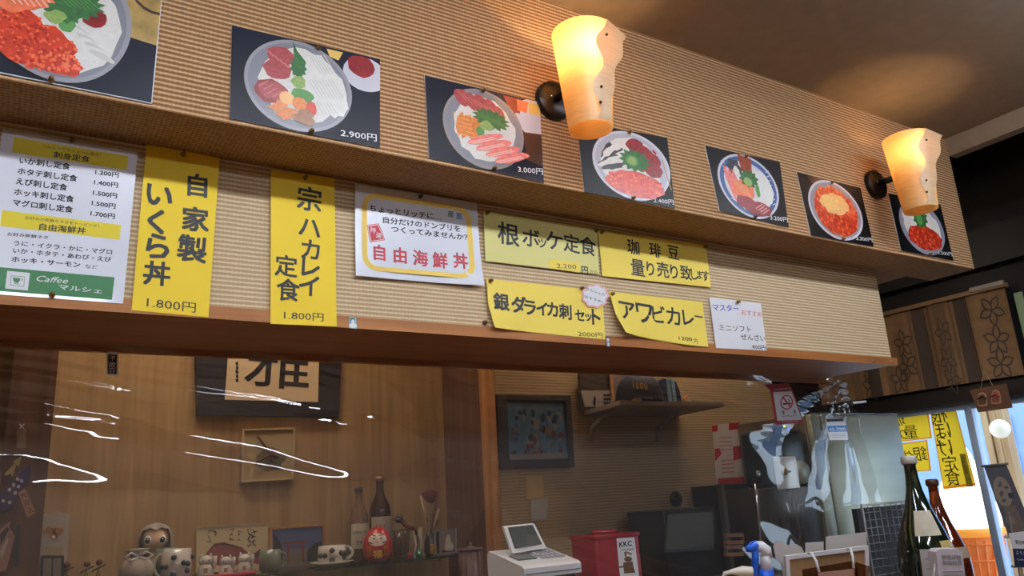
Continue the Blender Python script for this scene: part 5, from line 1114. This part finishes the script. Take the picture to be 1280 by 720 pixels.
# ================================================================ CUSTOMER COUNTER AND THE THINGS ON IT
bar = thing('bar_counter', (1.3, 1.1, 0), 'long wooden bar counter under the hanging panel', 'counter')
MB().rbox((.2, .58, CT-.04), (2.42, 1.42, CT), wood('counter_wood', (120, 76, 44), (150, 98, 58), 3, 0, .35), .006).build('counter_top', bar)
cbs = bar
MB().box((.25, .85, 0), (2.38, 1.38, CT-.041), M('base_wood', (96, 66, 44), .5, var=.1)).build('panel', cbs); MB().box((.3, .80, .25), (2.33, .849, .29), OAK).build('foot_rail', cbs)
sdc = thing('side_counter', (2.86, 1.72, 0), 'dark side worktop and base under the wire grid', 'counter')
MB().rbox((2.43, 1.60, CT-.03), (3.02, 1.84, CT), M('side_counter', (70, 60, 54), .5), .004).build('worktop', sdc)
MB().box((2.46, 1.62, 0), (2.99, 1.82, CT-.031), M('side_base', (60, 52, 46), .5)).build('cupboard', sdc)
def cpt(x, y, dep):                                    # point at camera distance dep under a pixel
    return EYE+(FWD+RIGHT*((x-640)/F)-UP*((y-360)/F))*dep
def facing(c):
    va = math.atan2(c.x, c.y); return Vector((math.cos(va), -math.sin(va), 0)), Vector((-math.sin(va), -math.cos(va), 0))
GB = M('bottle_green', (10, 30, 18), .06, coat=1, spec=.8); BB_ = M('bottle_brown', (170, 70, 20), .06, coat=1, trans=.85, spec=.8)
def sake(c, m, label, capm, top, s=1.0, neckm=None):
    t = thing('sake_bottle', c, label, 'bottle', 'tall sake bottles on the counter'); h = .397*s; r = .0525*s
    prof = [(r*.9, 0), (r, .008), (r, .20*s), (r*.96, .225*s), (r*.76, .26*s), (r*.47, .30*s), (r*.29, .335*s), (r*.23, .36*s), (r*.21, .383*s), (r*.25, .385*s), (r*.25, .393*s)]
    MB().lathe(c, prof, m, 40).build('glass', t)
    MB().lathe(c+Vector((0, 0, .386*s)), [(r*.27, 0), (r*.29, .003), (r*.28, .013*s), (r*.22, .016*s), (.001, .016*s)], capm, 24).build('cap', t)
    rt, fw = facing(c)
    def wrap(a0, a1, z0, z1, mm, name, shoulder=False, off=.001):
        vs = []; n = 16; q = 5
        for j in range(q+1):
            zz = z0+(z1-z0)*j/q
            for (r0, h0), (r1, h1) in zip(prof, prof[1:]):
                if h0 <= zz <= h1: rr = r0+(r1-r0)*(zz-h0)/(h1-h0)
            for i in range(n+1):
                a = a0+(a1-a0)*i/n; vs.append(c+rt*(rr+off)*math.sin(a)+fw*(rr+off)*math.cos(a)+Vector((0, 0, zz)))
        MB().add(vs, [(j*(n+1)+i, j*(n+1)+i+1, (j+1)*(n+1)+i+1, (j+1)*(n+1)+i) for j in range(q) for i in range(n)], mm, True).build(name, t)
    return t, wrap
c = cpt(1148, 640, 1.55); c = Vector((c.x, c.y, CT))
GT = M('foil_white', (190, 190, 186), .3, metal=.3)
t, wrap = sake(c, GB, 'big dark green sake bottle with pale shoulder label and silver cap', GT, None, 1.0)
wrap(R(-18), R(48), .250, .296, M('shoulder_paper', (190, 182, 160), .6, var=.1, vscale=60), 'shoulder_label'); wrap(R(34), R(72), .205, .24, M('gold_seal', (176, 156, 96), .4), 'round_seal')
c2 = cpt(1174, 650, 1.70); c2 = Vector((c2.x, c2.y, CT))
t, wrap = sake(c2, BB_, 'brown sake bottle with orange glass neck behind the green one', M('brown_cap', (70, 34, 16), .4), None, .88)
wrap(R(-20), R(80), .19, .212, M('band_label', (150, 136, 116), .6), 'band_label')
# white terminal and paper card in front of the bottles
def slab(name, q, dep, th, mat, label, cat, zfloor=True, r=None):
    P = [cpt(x, y, dep) for x, y in q]; c = sum(P, Vector())/len(P); c.z = CT if zfloor else min(p.z for p in P)
    t = thing(name, c, label, cat); back = Vector((FWD.x, FWD.y, 0)).normalized()*th
    return t, P, back
t, P, bk = slab('paper_stand', [(1150, 687), (1187, 686), (1200, 775), (1162, 778)], 1.42, .003, WHITE, 'clear stand with a printed card in front of the green bottle', 'card stand')
MB().prism(P, bk, M('card_clear', (196, 194, 190), .3, coat=.5)).build('card', t)
q_ = [P[0]+(P[2]-P[0])*k for k in (.08, .9)]
for i in range(5):
    a = P[0]+(P[3]-P[0])*(.12+.14*i); b = P[1]+(P[2]-P[1])*(.12+.14*i); d = (b-a); MB().prism([a+d*.12-bk*.3, a+d*.8-bk*.3, a+d*.8-bk*.3+(P[3]-P[0])*.02, a+d*.12-bk*.3+(P[3]-P[0])*.02], bk*.1, GREY).build('printed_line', t)
t, P, bk = slab('white_terminal', [(1170, 690), (1174, 686.5), (1195, 685.5), (1203, 690), (1212, 770), (1182, 773)], 1.35, .03, WPL, 'white plastic timer unit with grey label and grille in front of the bottles', 'device')
DV = M('device_white', (212, 208, 218), .4)
MB().prism(P, bk, DV).build('body', t)
a, b, d_ = P[0], P[3], P[5]
def on_t(u, v, o=1): return cpt(1176+u*28+v*3, 694+v*20, 1.35-.0012*o)
for i in range(4):
    for j in range(2): MB().prism([on_t(.05+i*.22, .0+j*.35), on_t(.22+i*.22, 0+j*.35), on_t(.22+i*.22, .25+j*.35), on_t(.05+i*.22, .25+j*.35)], bk*.03, GREY).build('printed_mark', t)
for j in range(6): MB().prism([on_t(0, 1+j*.22), on_t(.9, .97+j*.22), on_t(.9, 1.05+j*.22), on_t(0, 1.08+j*.22)], bk*.03, GREY).build('grille_line', t)
MB().tube([cpt(1170, 770, 1.36), cpt(1167, 720, 1.36), cpt(1170, 700, 1.36)], .002, WPL, 6).build('cord', t)
# cork notice board with white frame, cards and card holder
DB = 1.45
q = [(982, 695), (1085.5, 682), (1091, 800), (990, 812)]
t, P, bk = slab('cork_board', q, DB, .012, WHITE, 'small cork board with thick white frame standing on the counter', 'notice board')
c = sum(P, Vector())/4; I = [p+(c-p).normalized()*.010 for p in P]
mb = MB()
for i in range(4): j = (i+1) % 4; mb.prism([P[i], P[j], I[j], I[i]], bk, WPL)
mb.build('frame', t); MB().prism([p+bk*.5 for p in I], bk*.4, M('cork', (176, 140, 100), .8, var=.06, vscale=120)).build('cork_sheet', t)
CARDB = M('card_back', (200, 196, 192), .6)
def backcard(pts, label, name='card', dep=DB+.03):
    t, P, bk = slab(name, pts, dep, .002, CARDB, label, 'card'); MB().prism(P, bk, CARDB).build('sheet', t)
backcard([(1032.5, 671), (1083.5, 665), (1084, 760), (1033, 765)], 'widest plain white card rising behind the cork board at right')
backcard([(1007, 678.5), (1029.5, 677), (1030, 765), (1007, 765)], 'small square white card rising behind the cork board in the middle')
backcard([(967, 683), (971, 676), (978, 677), (983, 682), (987, 681), (995, 680), (1002, 684), (1005.5, 691), (1005, 760), (990, 765), (976, 704), (970, 699)], 'heart shaped white card behind the left corner of the cork board')
t, P, bk = slab('card_holder', [(1003, 712), (1060, 703), (1087, 712), (1084, 790), (1010, 790)], DB-.05, .025, GREY, 'brown tinted clear card holder hung on white loops before the cork board', 'holder')
MB().prism([cpt(x, y, DB-.02) for x, y in ((1003, 712), (1068, 701), (1072, 712), (1072, 790), (1010, 790))], bk*.1, clear('smoky_acrylic', (.50, .38, .30), 1.0, 1.4)).build('back_plate', t)
MB().prism([cpt(x, y, DB-.05) for x, y in ((1023, 716), (1068, 711), (1068, 790), (1026, 790))], bk*.1, M('pink_cards', (176, 140, 124), .5, var=.1)).build('cards', t)
MB().prism([cpt(x, y, DB-.04) for x, y in ((1071, 703), (1087, 708), (1086, 790), (1072, 790))], bk*.2, clear('smoky_acrylic2', (.5, .38, .3), 1.0, 1.4)).build('side_plate', t)
for (x0_, x1_) in ((1010, 1024), (1059, 1067)):
    s0 = 691 if x0_ == 1010 else 686; MB().tube([cpt(x0_, s0+1, DB-.012), cpt(x0_+4, s0, DB-.03), cpt((x0_+x1_)/2+3, s0+10, DB-.05), cpt(x1_, s0+24, DB-.054)], .0022, WPL, 8).build('loop', t)
# trigger spray and pump bottle
c = cpt(953, 720, 1.42); c.z = CT; rt, fw = facing(c)
t = thing('spray_bottle', c, 'trigger spray bottle with blue trigger and white head', 'spray bottle'); SB = M('spray_blue', (24, 96, 220), .35, coat=.3)
nz_ = cpt(957, 710, 1.42).z
MB().lathe(c, [(.03, 0), (.033, .01), (.033, nz_-CT-.06), (.018, nz_-CT-.03), (.014, nz_-CT-.02)], M('spray_body', (210, 216, 226), .3, trans=.2), 28).build('body', t)
MB().tube([cpt(958, 733, 1.42), cpt(958, 711, 1.42)], .0125, SB, 20).build('collar', t)
MB().tube([cpt(958, 711, 1.42), cpt(957, 700, 1.42), cpt(956, 694, 1.42)], [.011, .009, .008], WPL, 16).build('neck', t)
hd = MB().tube([cpt(963, 697, 1.42), cpt(958, 688, 1.42), cpt(951, 683, 1.42), cpt(945, 681, 1.42)], [.004, .010, .010, .007], WPL, 12); hd.build('head', t)
MB().tube([cpt(947, 680.5, 1.42), cpt(941, 683, 1.42), cpt(936.5, 686, 1.42), cpt(932.5, 686, 1.42)], [.008, .009, .007, .005], SB, 12).build('nozzle', t)
MB().tube([cpt(944, 684, 1.42), cpt(944, 700, 1.42), cpt(943.5, 712, 1.42), cpt(946, 730, 1.42)], [.006, .0065, .006, .004], SB, 10).build('trigger', t)
c = cpt(935, 740, 1.30); c.z = CT
t = thing('pump_bottle', c, 'cream pump dispenser whose nozzle points left at the bottom edge', 'pump bottle'); CRM = M('cream_plastic', (214, 208, 194), .35)
pz = cpt(935, 716, 1.30).z
MB().lathe(c, [(.032, 0), (.035, .01), (.035, .11), (.015, .14), (.015, .16)], CRM, 28).build('body', t)
MB().tube([(c.x, c.y, CT+.16), (c.x, c.y, pz)], .005, CRM, 10).build('stem', t)
MB().tube([cpt(940, 715, 1.30), cpt(928, 714, 1.30), cpt(914, 715, 1.30), cpt(906, 717, 1.30), cpt(902, 726, 1.30)], [.0085, .0085, .004, .0035, .003], CRM, 12).build('nozzle', t)
# ================================================================ WINDOW DRESSING
BXX = 3.745
def Px(x, y, X): return at(x, y, 0, X)
TR, TL = Px(1253, 356, BXX), Px(1105, 398, BXX); BR_z = Px(1272, 460, BXX).z; bz0 = Px(1200, 480, BXX).z
yR, yL = TR.y-.005, 2.72; zT = (TR.z+TL.z)/2; zB = Px(1150, 488, BXX).z
FAB = M('blind_fabric', (138, 106, 70), .85, var=.12, vscale=30); BD = M('blind_dark', (78, 64, 54), .85, var=.1); BM = M('blind_mid', (112, 86, 60), .85)
t = thing('roman_blind', (BXX, (yR+yL)/2, zB), 'brown fabric blind with dark bands and flower outlines over the window', 'blind')
vs = []; fs = []; nn = 40
for j in range(2):
    for i in range(nn+1):
        y = yR+(yL-yR)*i/nn; vs.append((BXX+.006*math.sin(i*.9), y, zB if j == 0 else zT))
for i in range(nn): fs.append((i, i+1, nn+2+i, nn+1+i))
FP = MB().add(vs, fs, FAB, True); FP.add([(v[0]+.003, v[1], v[2]) for v in vs], fs, FAB, True); FP.build('fabric', t)
wv_ = lambda s: BXX+.006*math.sin(s*nn*.9)
pr = MB()
def bp(s, h, k=1): s = max(0.001, min(.999, s)); return Vector((wv_(s)-.0035-.0004*k, yR+(yL-yR)*s, zB+(zT-zB)*h))
def strip(s0, s1, m, k=1):
    n = 8
    for i in range(n): a = s0+(s1-s0)*i/n; b = s0+(s1-s0)*(i+1)/n; pr.poly([bp(a, .0, k), bp(b, 0, k), bp(b, 1, k), bp(a, 1, k)], m)
S_ = lambda px: (Px(px, 440, BXX).y-yR)/(yL-yR)
for x0_, x1_, m_ in ((1219, 1203, BD), (1222, 1220, BD), (1200, 1197, BM), (1193, 1178, BM), (1172, 1168, BM), (1165, 1148, BD), (1146, 1143, BM), (1112, 1104, BM), (1096, 1080, BD), (1070, 1060, BM)): strip(S_(x0_), S_(x1_), m_)
def petal(s, h, ds, dh, ang, w_):
    n = 10; ca, sa = math.cos(ang), math.sin(ang); prev = None; out = []
    for i in range(n+1):
        u = i/n; out.append((u, w_*math.sin(math.pi*u)))
    loop = out+[(u, -v) for u, v in reversed(out)]
    pts = [bp(s+(u*ca-v*sa)*ds, h+(u*sa+v*ca)*dh, 3) for u, v in loop]
    inn = [bp(s+((u*.8+.08)*ca-v*.62*sa)*ds, h+((u*.8+.08)*sa+v*.62*ca)*dh, 3) for u, v in loop]
    for i in range(len(pts)-1): pr.poly([pts[i], pts[i+1], inn[i+1], inn[i]], BD)
for px_, py_ in ((1240, 388), (1247, 425), (1252, 455), (1130, 430), (1136, 458), (1125, 475), (1180, 415), (1186, 450), (1192, 475), (1086, 460), (1090, 485)):
    p0 = Px(px_, py_, BXX); s = (p0.y-yR)/(yL-yR); h = (p0.z-zB)/(zT-zB)
    for k_ in range(5): petal(s, h, .055 if px_ < 1170 or px_ > 1210 else .04, .19, k_*1.257+px_, .3)
pr.build('woven_pattern', t)
MB().box((BXX-.02, yR-.01, zT-.002), (BXX+.02, yL, zT+.018), M('rail_wood', (146, 110, 74), .5)).build('head_rail', t)
MB().rbox((BXX-.028, yR-.012, zT+.006), (BXX-.012, yR+.14, zT+.028), M('rail_cover', (160, 150, 136), .5), .003).build('bracket_cover', t)
MB().box((WX-.012, yR-.046, zB-.02), (WX-.001, yR-.012, zT-.03), M('pale_green_light_leak', (150, 168, 130), .6)).build('light_leak_strip', label='pale green strip painted as window light leaking beside the blind', cat='light strip')  # strip coloured as daylight leaking between blind and frame
# hanging sandal plaque
PX_ = 3.70; q = [(1212, 487.5), (1257, 479.5), (1265, 509.5), (1222.5, 515.5)]
P = [Px(x, y, PX_) for x, y in q]; t = thing('sandal_plaque', (PX_, P[2].y, min(p.z for p in P)), 'brown board with a pair of miniature sandals hanging before the window', 'ornament')
MB().prism(P, (.008, 0, 0), M('plaque_brown', (104, 68, 46), .6, var=.1)).build('board', t)
for i, (cx, cy) in enumerate(((1227, 499), (1244, 496))):
    out = [Px(cx+dx, cy+dy, PX_-.006) for dx, dy in ((-5, 9), (-5.5, 0), (-3.5, -7), (0, -9), (4.5, -7), (6.5, 0), (7, 8), (1, 9.5))]
    s_ = MB().prism(out, (.006, 0, 0), M('straw', (170, 130, 90), .7)); s_.build('sandal', t)
    MB().prism([p*1.0+(sum(out, Vector())/8-p)*.3+Vector((-.003, 0, 0)) for p in out], (.003, 0, 0), DARKW if i == 0 else M('sandal_pink', (120, 66, 60), .7)).build('insole', t)
    MB().tube([out[1]+Vector((-.004, 0, 0)), Px(cx+.5, cy-4, PX_-.016), out[5]+Vector((-.004, 0, 0))], .003, INK if i == 0 else RED, 6).build('thong', t)
for a, b in (((1226, 485), (1230, 466)), ((1241, 482), (1232, 466))): MB().tube([Px(*a, PX_), Px(*b, PX_+.03)], .0012, ST, 5).build('string', t)
# yellow posters on the glass, written to be read from outside
GX = WX+.024
OR = M('orange_edge', (226, 130, 20), .6)
def trl(key, rgb):
    m = M(key, rgb, .6); nt = m.node_tree; b = nt.nodes['Principled BSDF']; tr = nt.nodes.new('ShaderNodeBsdfTranslucent'); tr.inputs[0].default_value = b.inputs[0].default_value[:]; mx = nt.nodes.new('ShaderNodeMixShader'); mx.inputs[0].default_value = .55
    nt.links.new(b.outputs[0], mx.inputs[1]); nt.links.new(tr.outputs[0], mx.inputs[2]); nt.links.new(mx.outputs[0], nt.nodes['Material Output'].inputs[0]); return m
YT = trl('poster_yellow_backlit', (255, 212, 50)); OT = trl('poster_orange_backlit', (240, 140, 20)); GT2 = trl('tag_olive', (150, 140, 60))
def xsign(q, label, draw, edge=True):
    P = [Px(x, y, GX) for x, y in q]; t = thing('window_poster', (GX, P[2].y, min(p.z for p in P)), label, 'poster', None)
    c = sum(P, Vector())/4; inn = [p+(c-p)*.07 for p in P]; mb = MB()
    for i in range(4): j = (i+1) % 4; mb.poly([P[i], P[j], inn[j], inn[i]], OT)
    mb.poly(inn, YT); mb.build('sheet', t)
    f = Flat(0, GX, -1); draw(f); f.mb.build('print', t)
zz = z(3, 1060, 480)
def g_w1(f):
    for ch, x, y, h in (('根', 340, 115, 58), ('ぼ', 352, 172, 50), ('っ', 350, 212, 28), ('け', 362, 240, 48), ('定', 382, 298, 54), ('食', 393, 352, 54)): f.glyph(ch, *zz(x, y), h/3, INK, mirror=True)
    f.poly([zz(418, 262), zz(440, 262), zz(470, 384), zz(446, 386)], GT2, 2)
    for ch, y in (('2', 285), ('2', 300), ('0', 315), ('0', 330), ('円', 360)): f.glyph(ch, *zz(428+(y-280)*.32, y), 5.5, INK, 3, mirror=True)
xsign([(1161.7, 509.5), (1192.7, 504), (1220, 607.3), (1179.3, 611.7)], 'tall yellow window poster with mirrored writing at the right', g_w1)
def g_w2(f): f.glyph('珈', *zz(192, 135), 14, INK, mirror=True); f.glyph('量', *zz(236, 180), 16, INK, mirror=True); f.glyph('り', *zz(207, 188), 10, INK, mirror=True)
xsign([(1108, 518), (1160, 511.5), (1165, 547.7), (1112, 554)], 'upper of the two yellow window posters right of the fridge', g_w2)
def g_w3(f): f.glyph('銀', *zz(270, 262), 17, INK, mirror=True); f.glyph('ダ', *zz(228, 270), 12, INK, mirror=True)
xsign([(1112, 556), (1159, 550), (1164, 588.3), (1114, 592)], 'lower of the two yellow window posters right of the fridge', g_w3)
# grey banner with round drawing, white and navy labels hanging inside the window
X0 = 3.60
def xflat(name, q, mat, label, cat, draw=None, X=X0, par=None):
    P = [Px(x, y, X) for x, y in q]
    t = par or thing(name, (X, P[2].y, min(p.z for p in P)), label, cat); MB().prism(P, (.002, 0, 0), mat).build('sheet' if not par else name, t)
    if draw: f = Flat(0, X, -1); draw(f); f.mb.build('print', t)
    return t
NVB = M('banner_slate', (84, 82, 94), .7); BUF = M('banner_buff', (140, 128, 116), .7)
zb_ = z(5.14, 1180, 580)
def g_ban(f):
    f.poly([zb_(378+60*math.cos(a)*.95+22*math.sin(a), 178+98*math.sin(a)) for a in [i*.2618 for i in range(24)]], BUF, 1)
    for x, y, rx, ry in ((360, 130, 12, 22), (400, 150, 14, 10), (370, 190, 12, 20), (385, 235, 16, 12)): f.poly([zb_(*p) for p in blob(x, y, rx, ry, 10, .3)], NVB, 2)
    f.poly([zb_(408, 185), zb_(445, 185), (zb_(452, 220)), zb_(418, 220)], M('banner_dark', (52, 54, 76), .7), 2.5)
    f.poly([zb_(385, 270), zb_(460, 268), zb_(520, 400), zb_(520, 470), zb_(430, 450)], M('banner_brown', (110, 98, 92), .7), 1.5)
    f.glyph('味', *zb_(430, 360), 10, BUF, 3)
t = xflat('hanging_banner', [(1229.6, 582), (1257.8, 580.5), (1290, 660), (1287, 676), (1261, 672)], NVB, 'slate grey hanging banner with a buff oval drawing inside the window', 'banner', g_ban)
MB().tube([Px(1227, 583, X0-.003), Px(1260, 579.5, X0-.003)], .005, M('rod_grey', (120, 112, 104), .5), 8).build('rod', t)
t = xflat('hanging_label', [zb_(415, 445), zb_(530, 430), zb_(545, 545), zb_(440, 543)], WHITE, 'white and navy printed card clipped under the grey banner', 'card', lambda f: [f.line('開店時間', zb_(462, 512), zb_(545, 520), 5, INK, 2, .02)], X0-.022)
xflat('navy_panel', [zb_(440, 543), zb_(545, 545), zb_(570, 670), zb_(455, 662)], M('label_navy', (34, 44, 84), .6), None, None, lambda f: [f.line('ようこそ', zb_(466, 578), zb_(550, 590), 5, WHITE, 2), f.line('OPEN', zb_(470, 618), zb_(550, 626), 2.6, WHITE, 2)], X0-.022, t)
MB().tube([Px(1261, 640, X0), Px(1275, 720, X0), Px(1283, 770, X0)], .004, M('rod_grey'), 6).build('side_rod', t)
for x, y in ((1259, 671), (1268, 708)): MB().rbox(tuple(Px(x, y, X0-.012)-Vector((.006, .012, .005))), tuple(Px(x, y, X0-.012)+Vector((.006, .012, .005))), M('clip_beige', (160, 146, 124), .5), .003).build('clip', t)
# ================================================================ OUTSIDE
struct('ground', MB().box((3.92, -3, -.06), (16, 10, -.01), M('pavement', (150, 152, 156), .9, var=.1, vscale=3)))
# soft cream lantern
lc = Px(1212, 640, 4.35); lc = Vector((4.35, lc.y, 0)); zr = Px(1205, 659, 4.35).z
t = thing('cone_lantern', lc, 'large glowing soft ice cream cone lantern outside the window', 'lantern')
CN = M('cone_orange', (236, 130, 60), .5, emit=.25); GLW = M('cream_glow', (255, 246, 226), emit=2.6)
rW = (Px(1243, 655, 4.35)-Px(1181, 657, 4.35)).length/2*1.05
MB().lathe((lc.x, lc.y, zr-.60), [(rW*.62, 0), (rW*.70, .2), (rW*.78, .38), (rW*.80, .44), (rW*.84, .45), (rW*.96, .56)], CN, 40).build('cone', t)
MB().lathe((lc.x, lc.y, zr-.045), [(rW*.97, 0), (rW*1.08, .012), (rW*1.08, .038), (rW*.97, .045)], M('cone_rim', (255, 160, 60), .5, emit=.7), 40).build('cone_rim', t)
wf = MB()
for i in range(20):
    a = i*.314; wf.tube([(lc.x+rW*.70*math.cos(a), lc.y+rW*.70*math.sin(a), zr-.42), (lc.x+rW*.955*math.cos(a+.2), lc.y+rW*.955*math.sin(a+.2), zr-.06)], .006, CN, 5)
    
for k_ in range(5): wf.tube([(lc.x+rW*(.80+.04*k_)*math.cos(a), lc.y+rW*(.80+.04*k_)*math.sin(a), zr-.40+.08*k_) for a in [i*.209 for i in range(30)]], .005, CN, 5, True)
wf.build('waffle_ribs', t)
prof = []
for k_, (r_, h_) in enumerate(((1.0, .0), (1.04, .06), (.94, .12), (.90, .13), (.92, .17), (.80, .235), (.72, .245), (.72, .28), (.58, .335), (.48, .345), (.46, .37), (.30, .42), (.12, .47), (.02, .50))): prof.append((rW*r_, h_))
MB().lathe((lc.x, lc.y, zr), prof, GLW, 40).build('cream_swirl', t)
MB().lathe((lc.x, lc.y, -.01), [(rW*.7, 0), (rW*.7, .04), (rW*.3, .06), (rW*.3, zr-.59)], DGREY, 30).build('stand', t)
# wood posts, building, shop glass
pz0, pz1 = Px(1222, 510, 5.0), Px(1252, 510, 5.0)
t = thing('porch_post', (5.05, pz0.y, 0), 'pale fluted wooden porch post outside the window', 'post')
ys_ = sorted((pz0.y, pz1.y)); w_ = (ys_[1]-ys_[0])/3
for i in range(3): MB().box((5.0+.01*(i % 2), ys_[0]+i*w_+.004, -.01), (5.08, ys_[0]+(i+1)*w_-.004, 3.2), wood('post_pale_%d' % i, (190, 150, 104), (220, 184, 140), 3, 2)).build('batten', t)
HB = M('house_blue', (150, 176, 214), .7, var=.05)
h = thing('neighbour_house', (8, 4, 0), 'pale blue neighbouring house front across the yard', 'house')
MB().box((8, -1, -.01), (8.3, 9, 5), HB).build('facade', h)
WD = M('house_glass', (70, 96, 140), .1, coat=.5)
for y0_, y1_, z0_, z1_ in ((Px(1272, 560, 8).y, Px(1246, 560, 8).y, Px(1250, 562, 8).z, Px(1250, 520, 8).z), (Px(1272, 560, 8).y, Px(1246, 560, 8).y, 1.2, Px(1250, 566, 8).z)):
    wn = MB().box((7.97, y0_, z0_), (8.0, y1_, z1_), ALU).build('window', h); MB().box((7.96, y0_+.05, z0_+.04), (7.969, y1_-.05, z1_-.04), WD if z0_ > 1.3 else M('white_blind', (225, 235, 245), .6)).build('pane', wn)
c = Px(1250, 536, 4.93); t = thing('lamp_reflection', (4.93, c.y, c.z-.05), 'pale glowing globe added for a round lamp reflected in the window glass', 'reflection'); MB().ball(c, .055, M('reflection_globe', (240, 232, 214), .5, emit=.4), 3).build('globe', t); MB().tube([c, c+Vector((.08, 0, 0)), Vector((4.992, ys_[0]+.05, c.z))], .01, IRON, 8).build('bracket', t)  # globe added in place of a round lamp's reflection in the window glass
t = thing('parked_van', (6.9, Px(1275, 620, 6.5).y, 0), 'white vehicle parked outside at the right edge of the window', 'car'); vy = Px(1262, 600, 6.5).y; vz = Px(1270, 592, 6.5).z
MB().rbox((6.5, vy-1.8, .35), (7.6, vy, vz-.25), M('van_white', (220, 222, 226), .3, coat=.5), .08, 4).build('body', t); MB().rbox((6.6, vy-1.6, vz-.26), (7.5, vy-.15, vz+.05), M('van_glass', (60, 70, 84), .1, coat=.8), .08, 4).build('cabin', t)
for yy in (vy-1.4, vy-.4): MB().lathe((6.52, yy, .30), [(.30, 0), (.30, .16), (.001, .16)], BLACK, 24, (1, 0, 0)).build('wheel', t)
# ================================================================ cords of hidden hangers: the curtain's top batten
MB().box((-1.2, 1.925, BB-.012), (2.66, 1.94, BB+.012), UNDER).build('curtain_batten', label='thin brown batten holding the top of the plastic curtain', cat='batten')
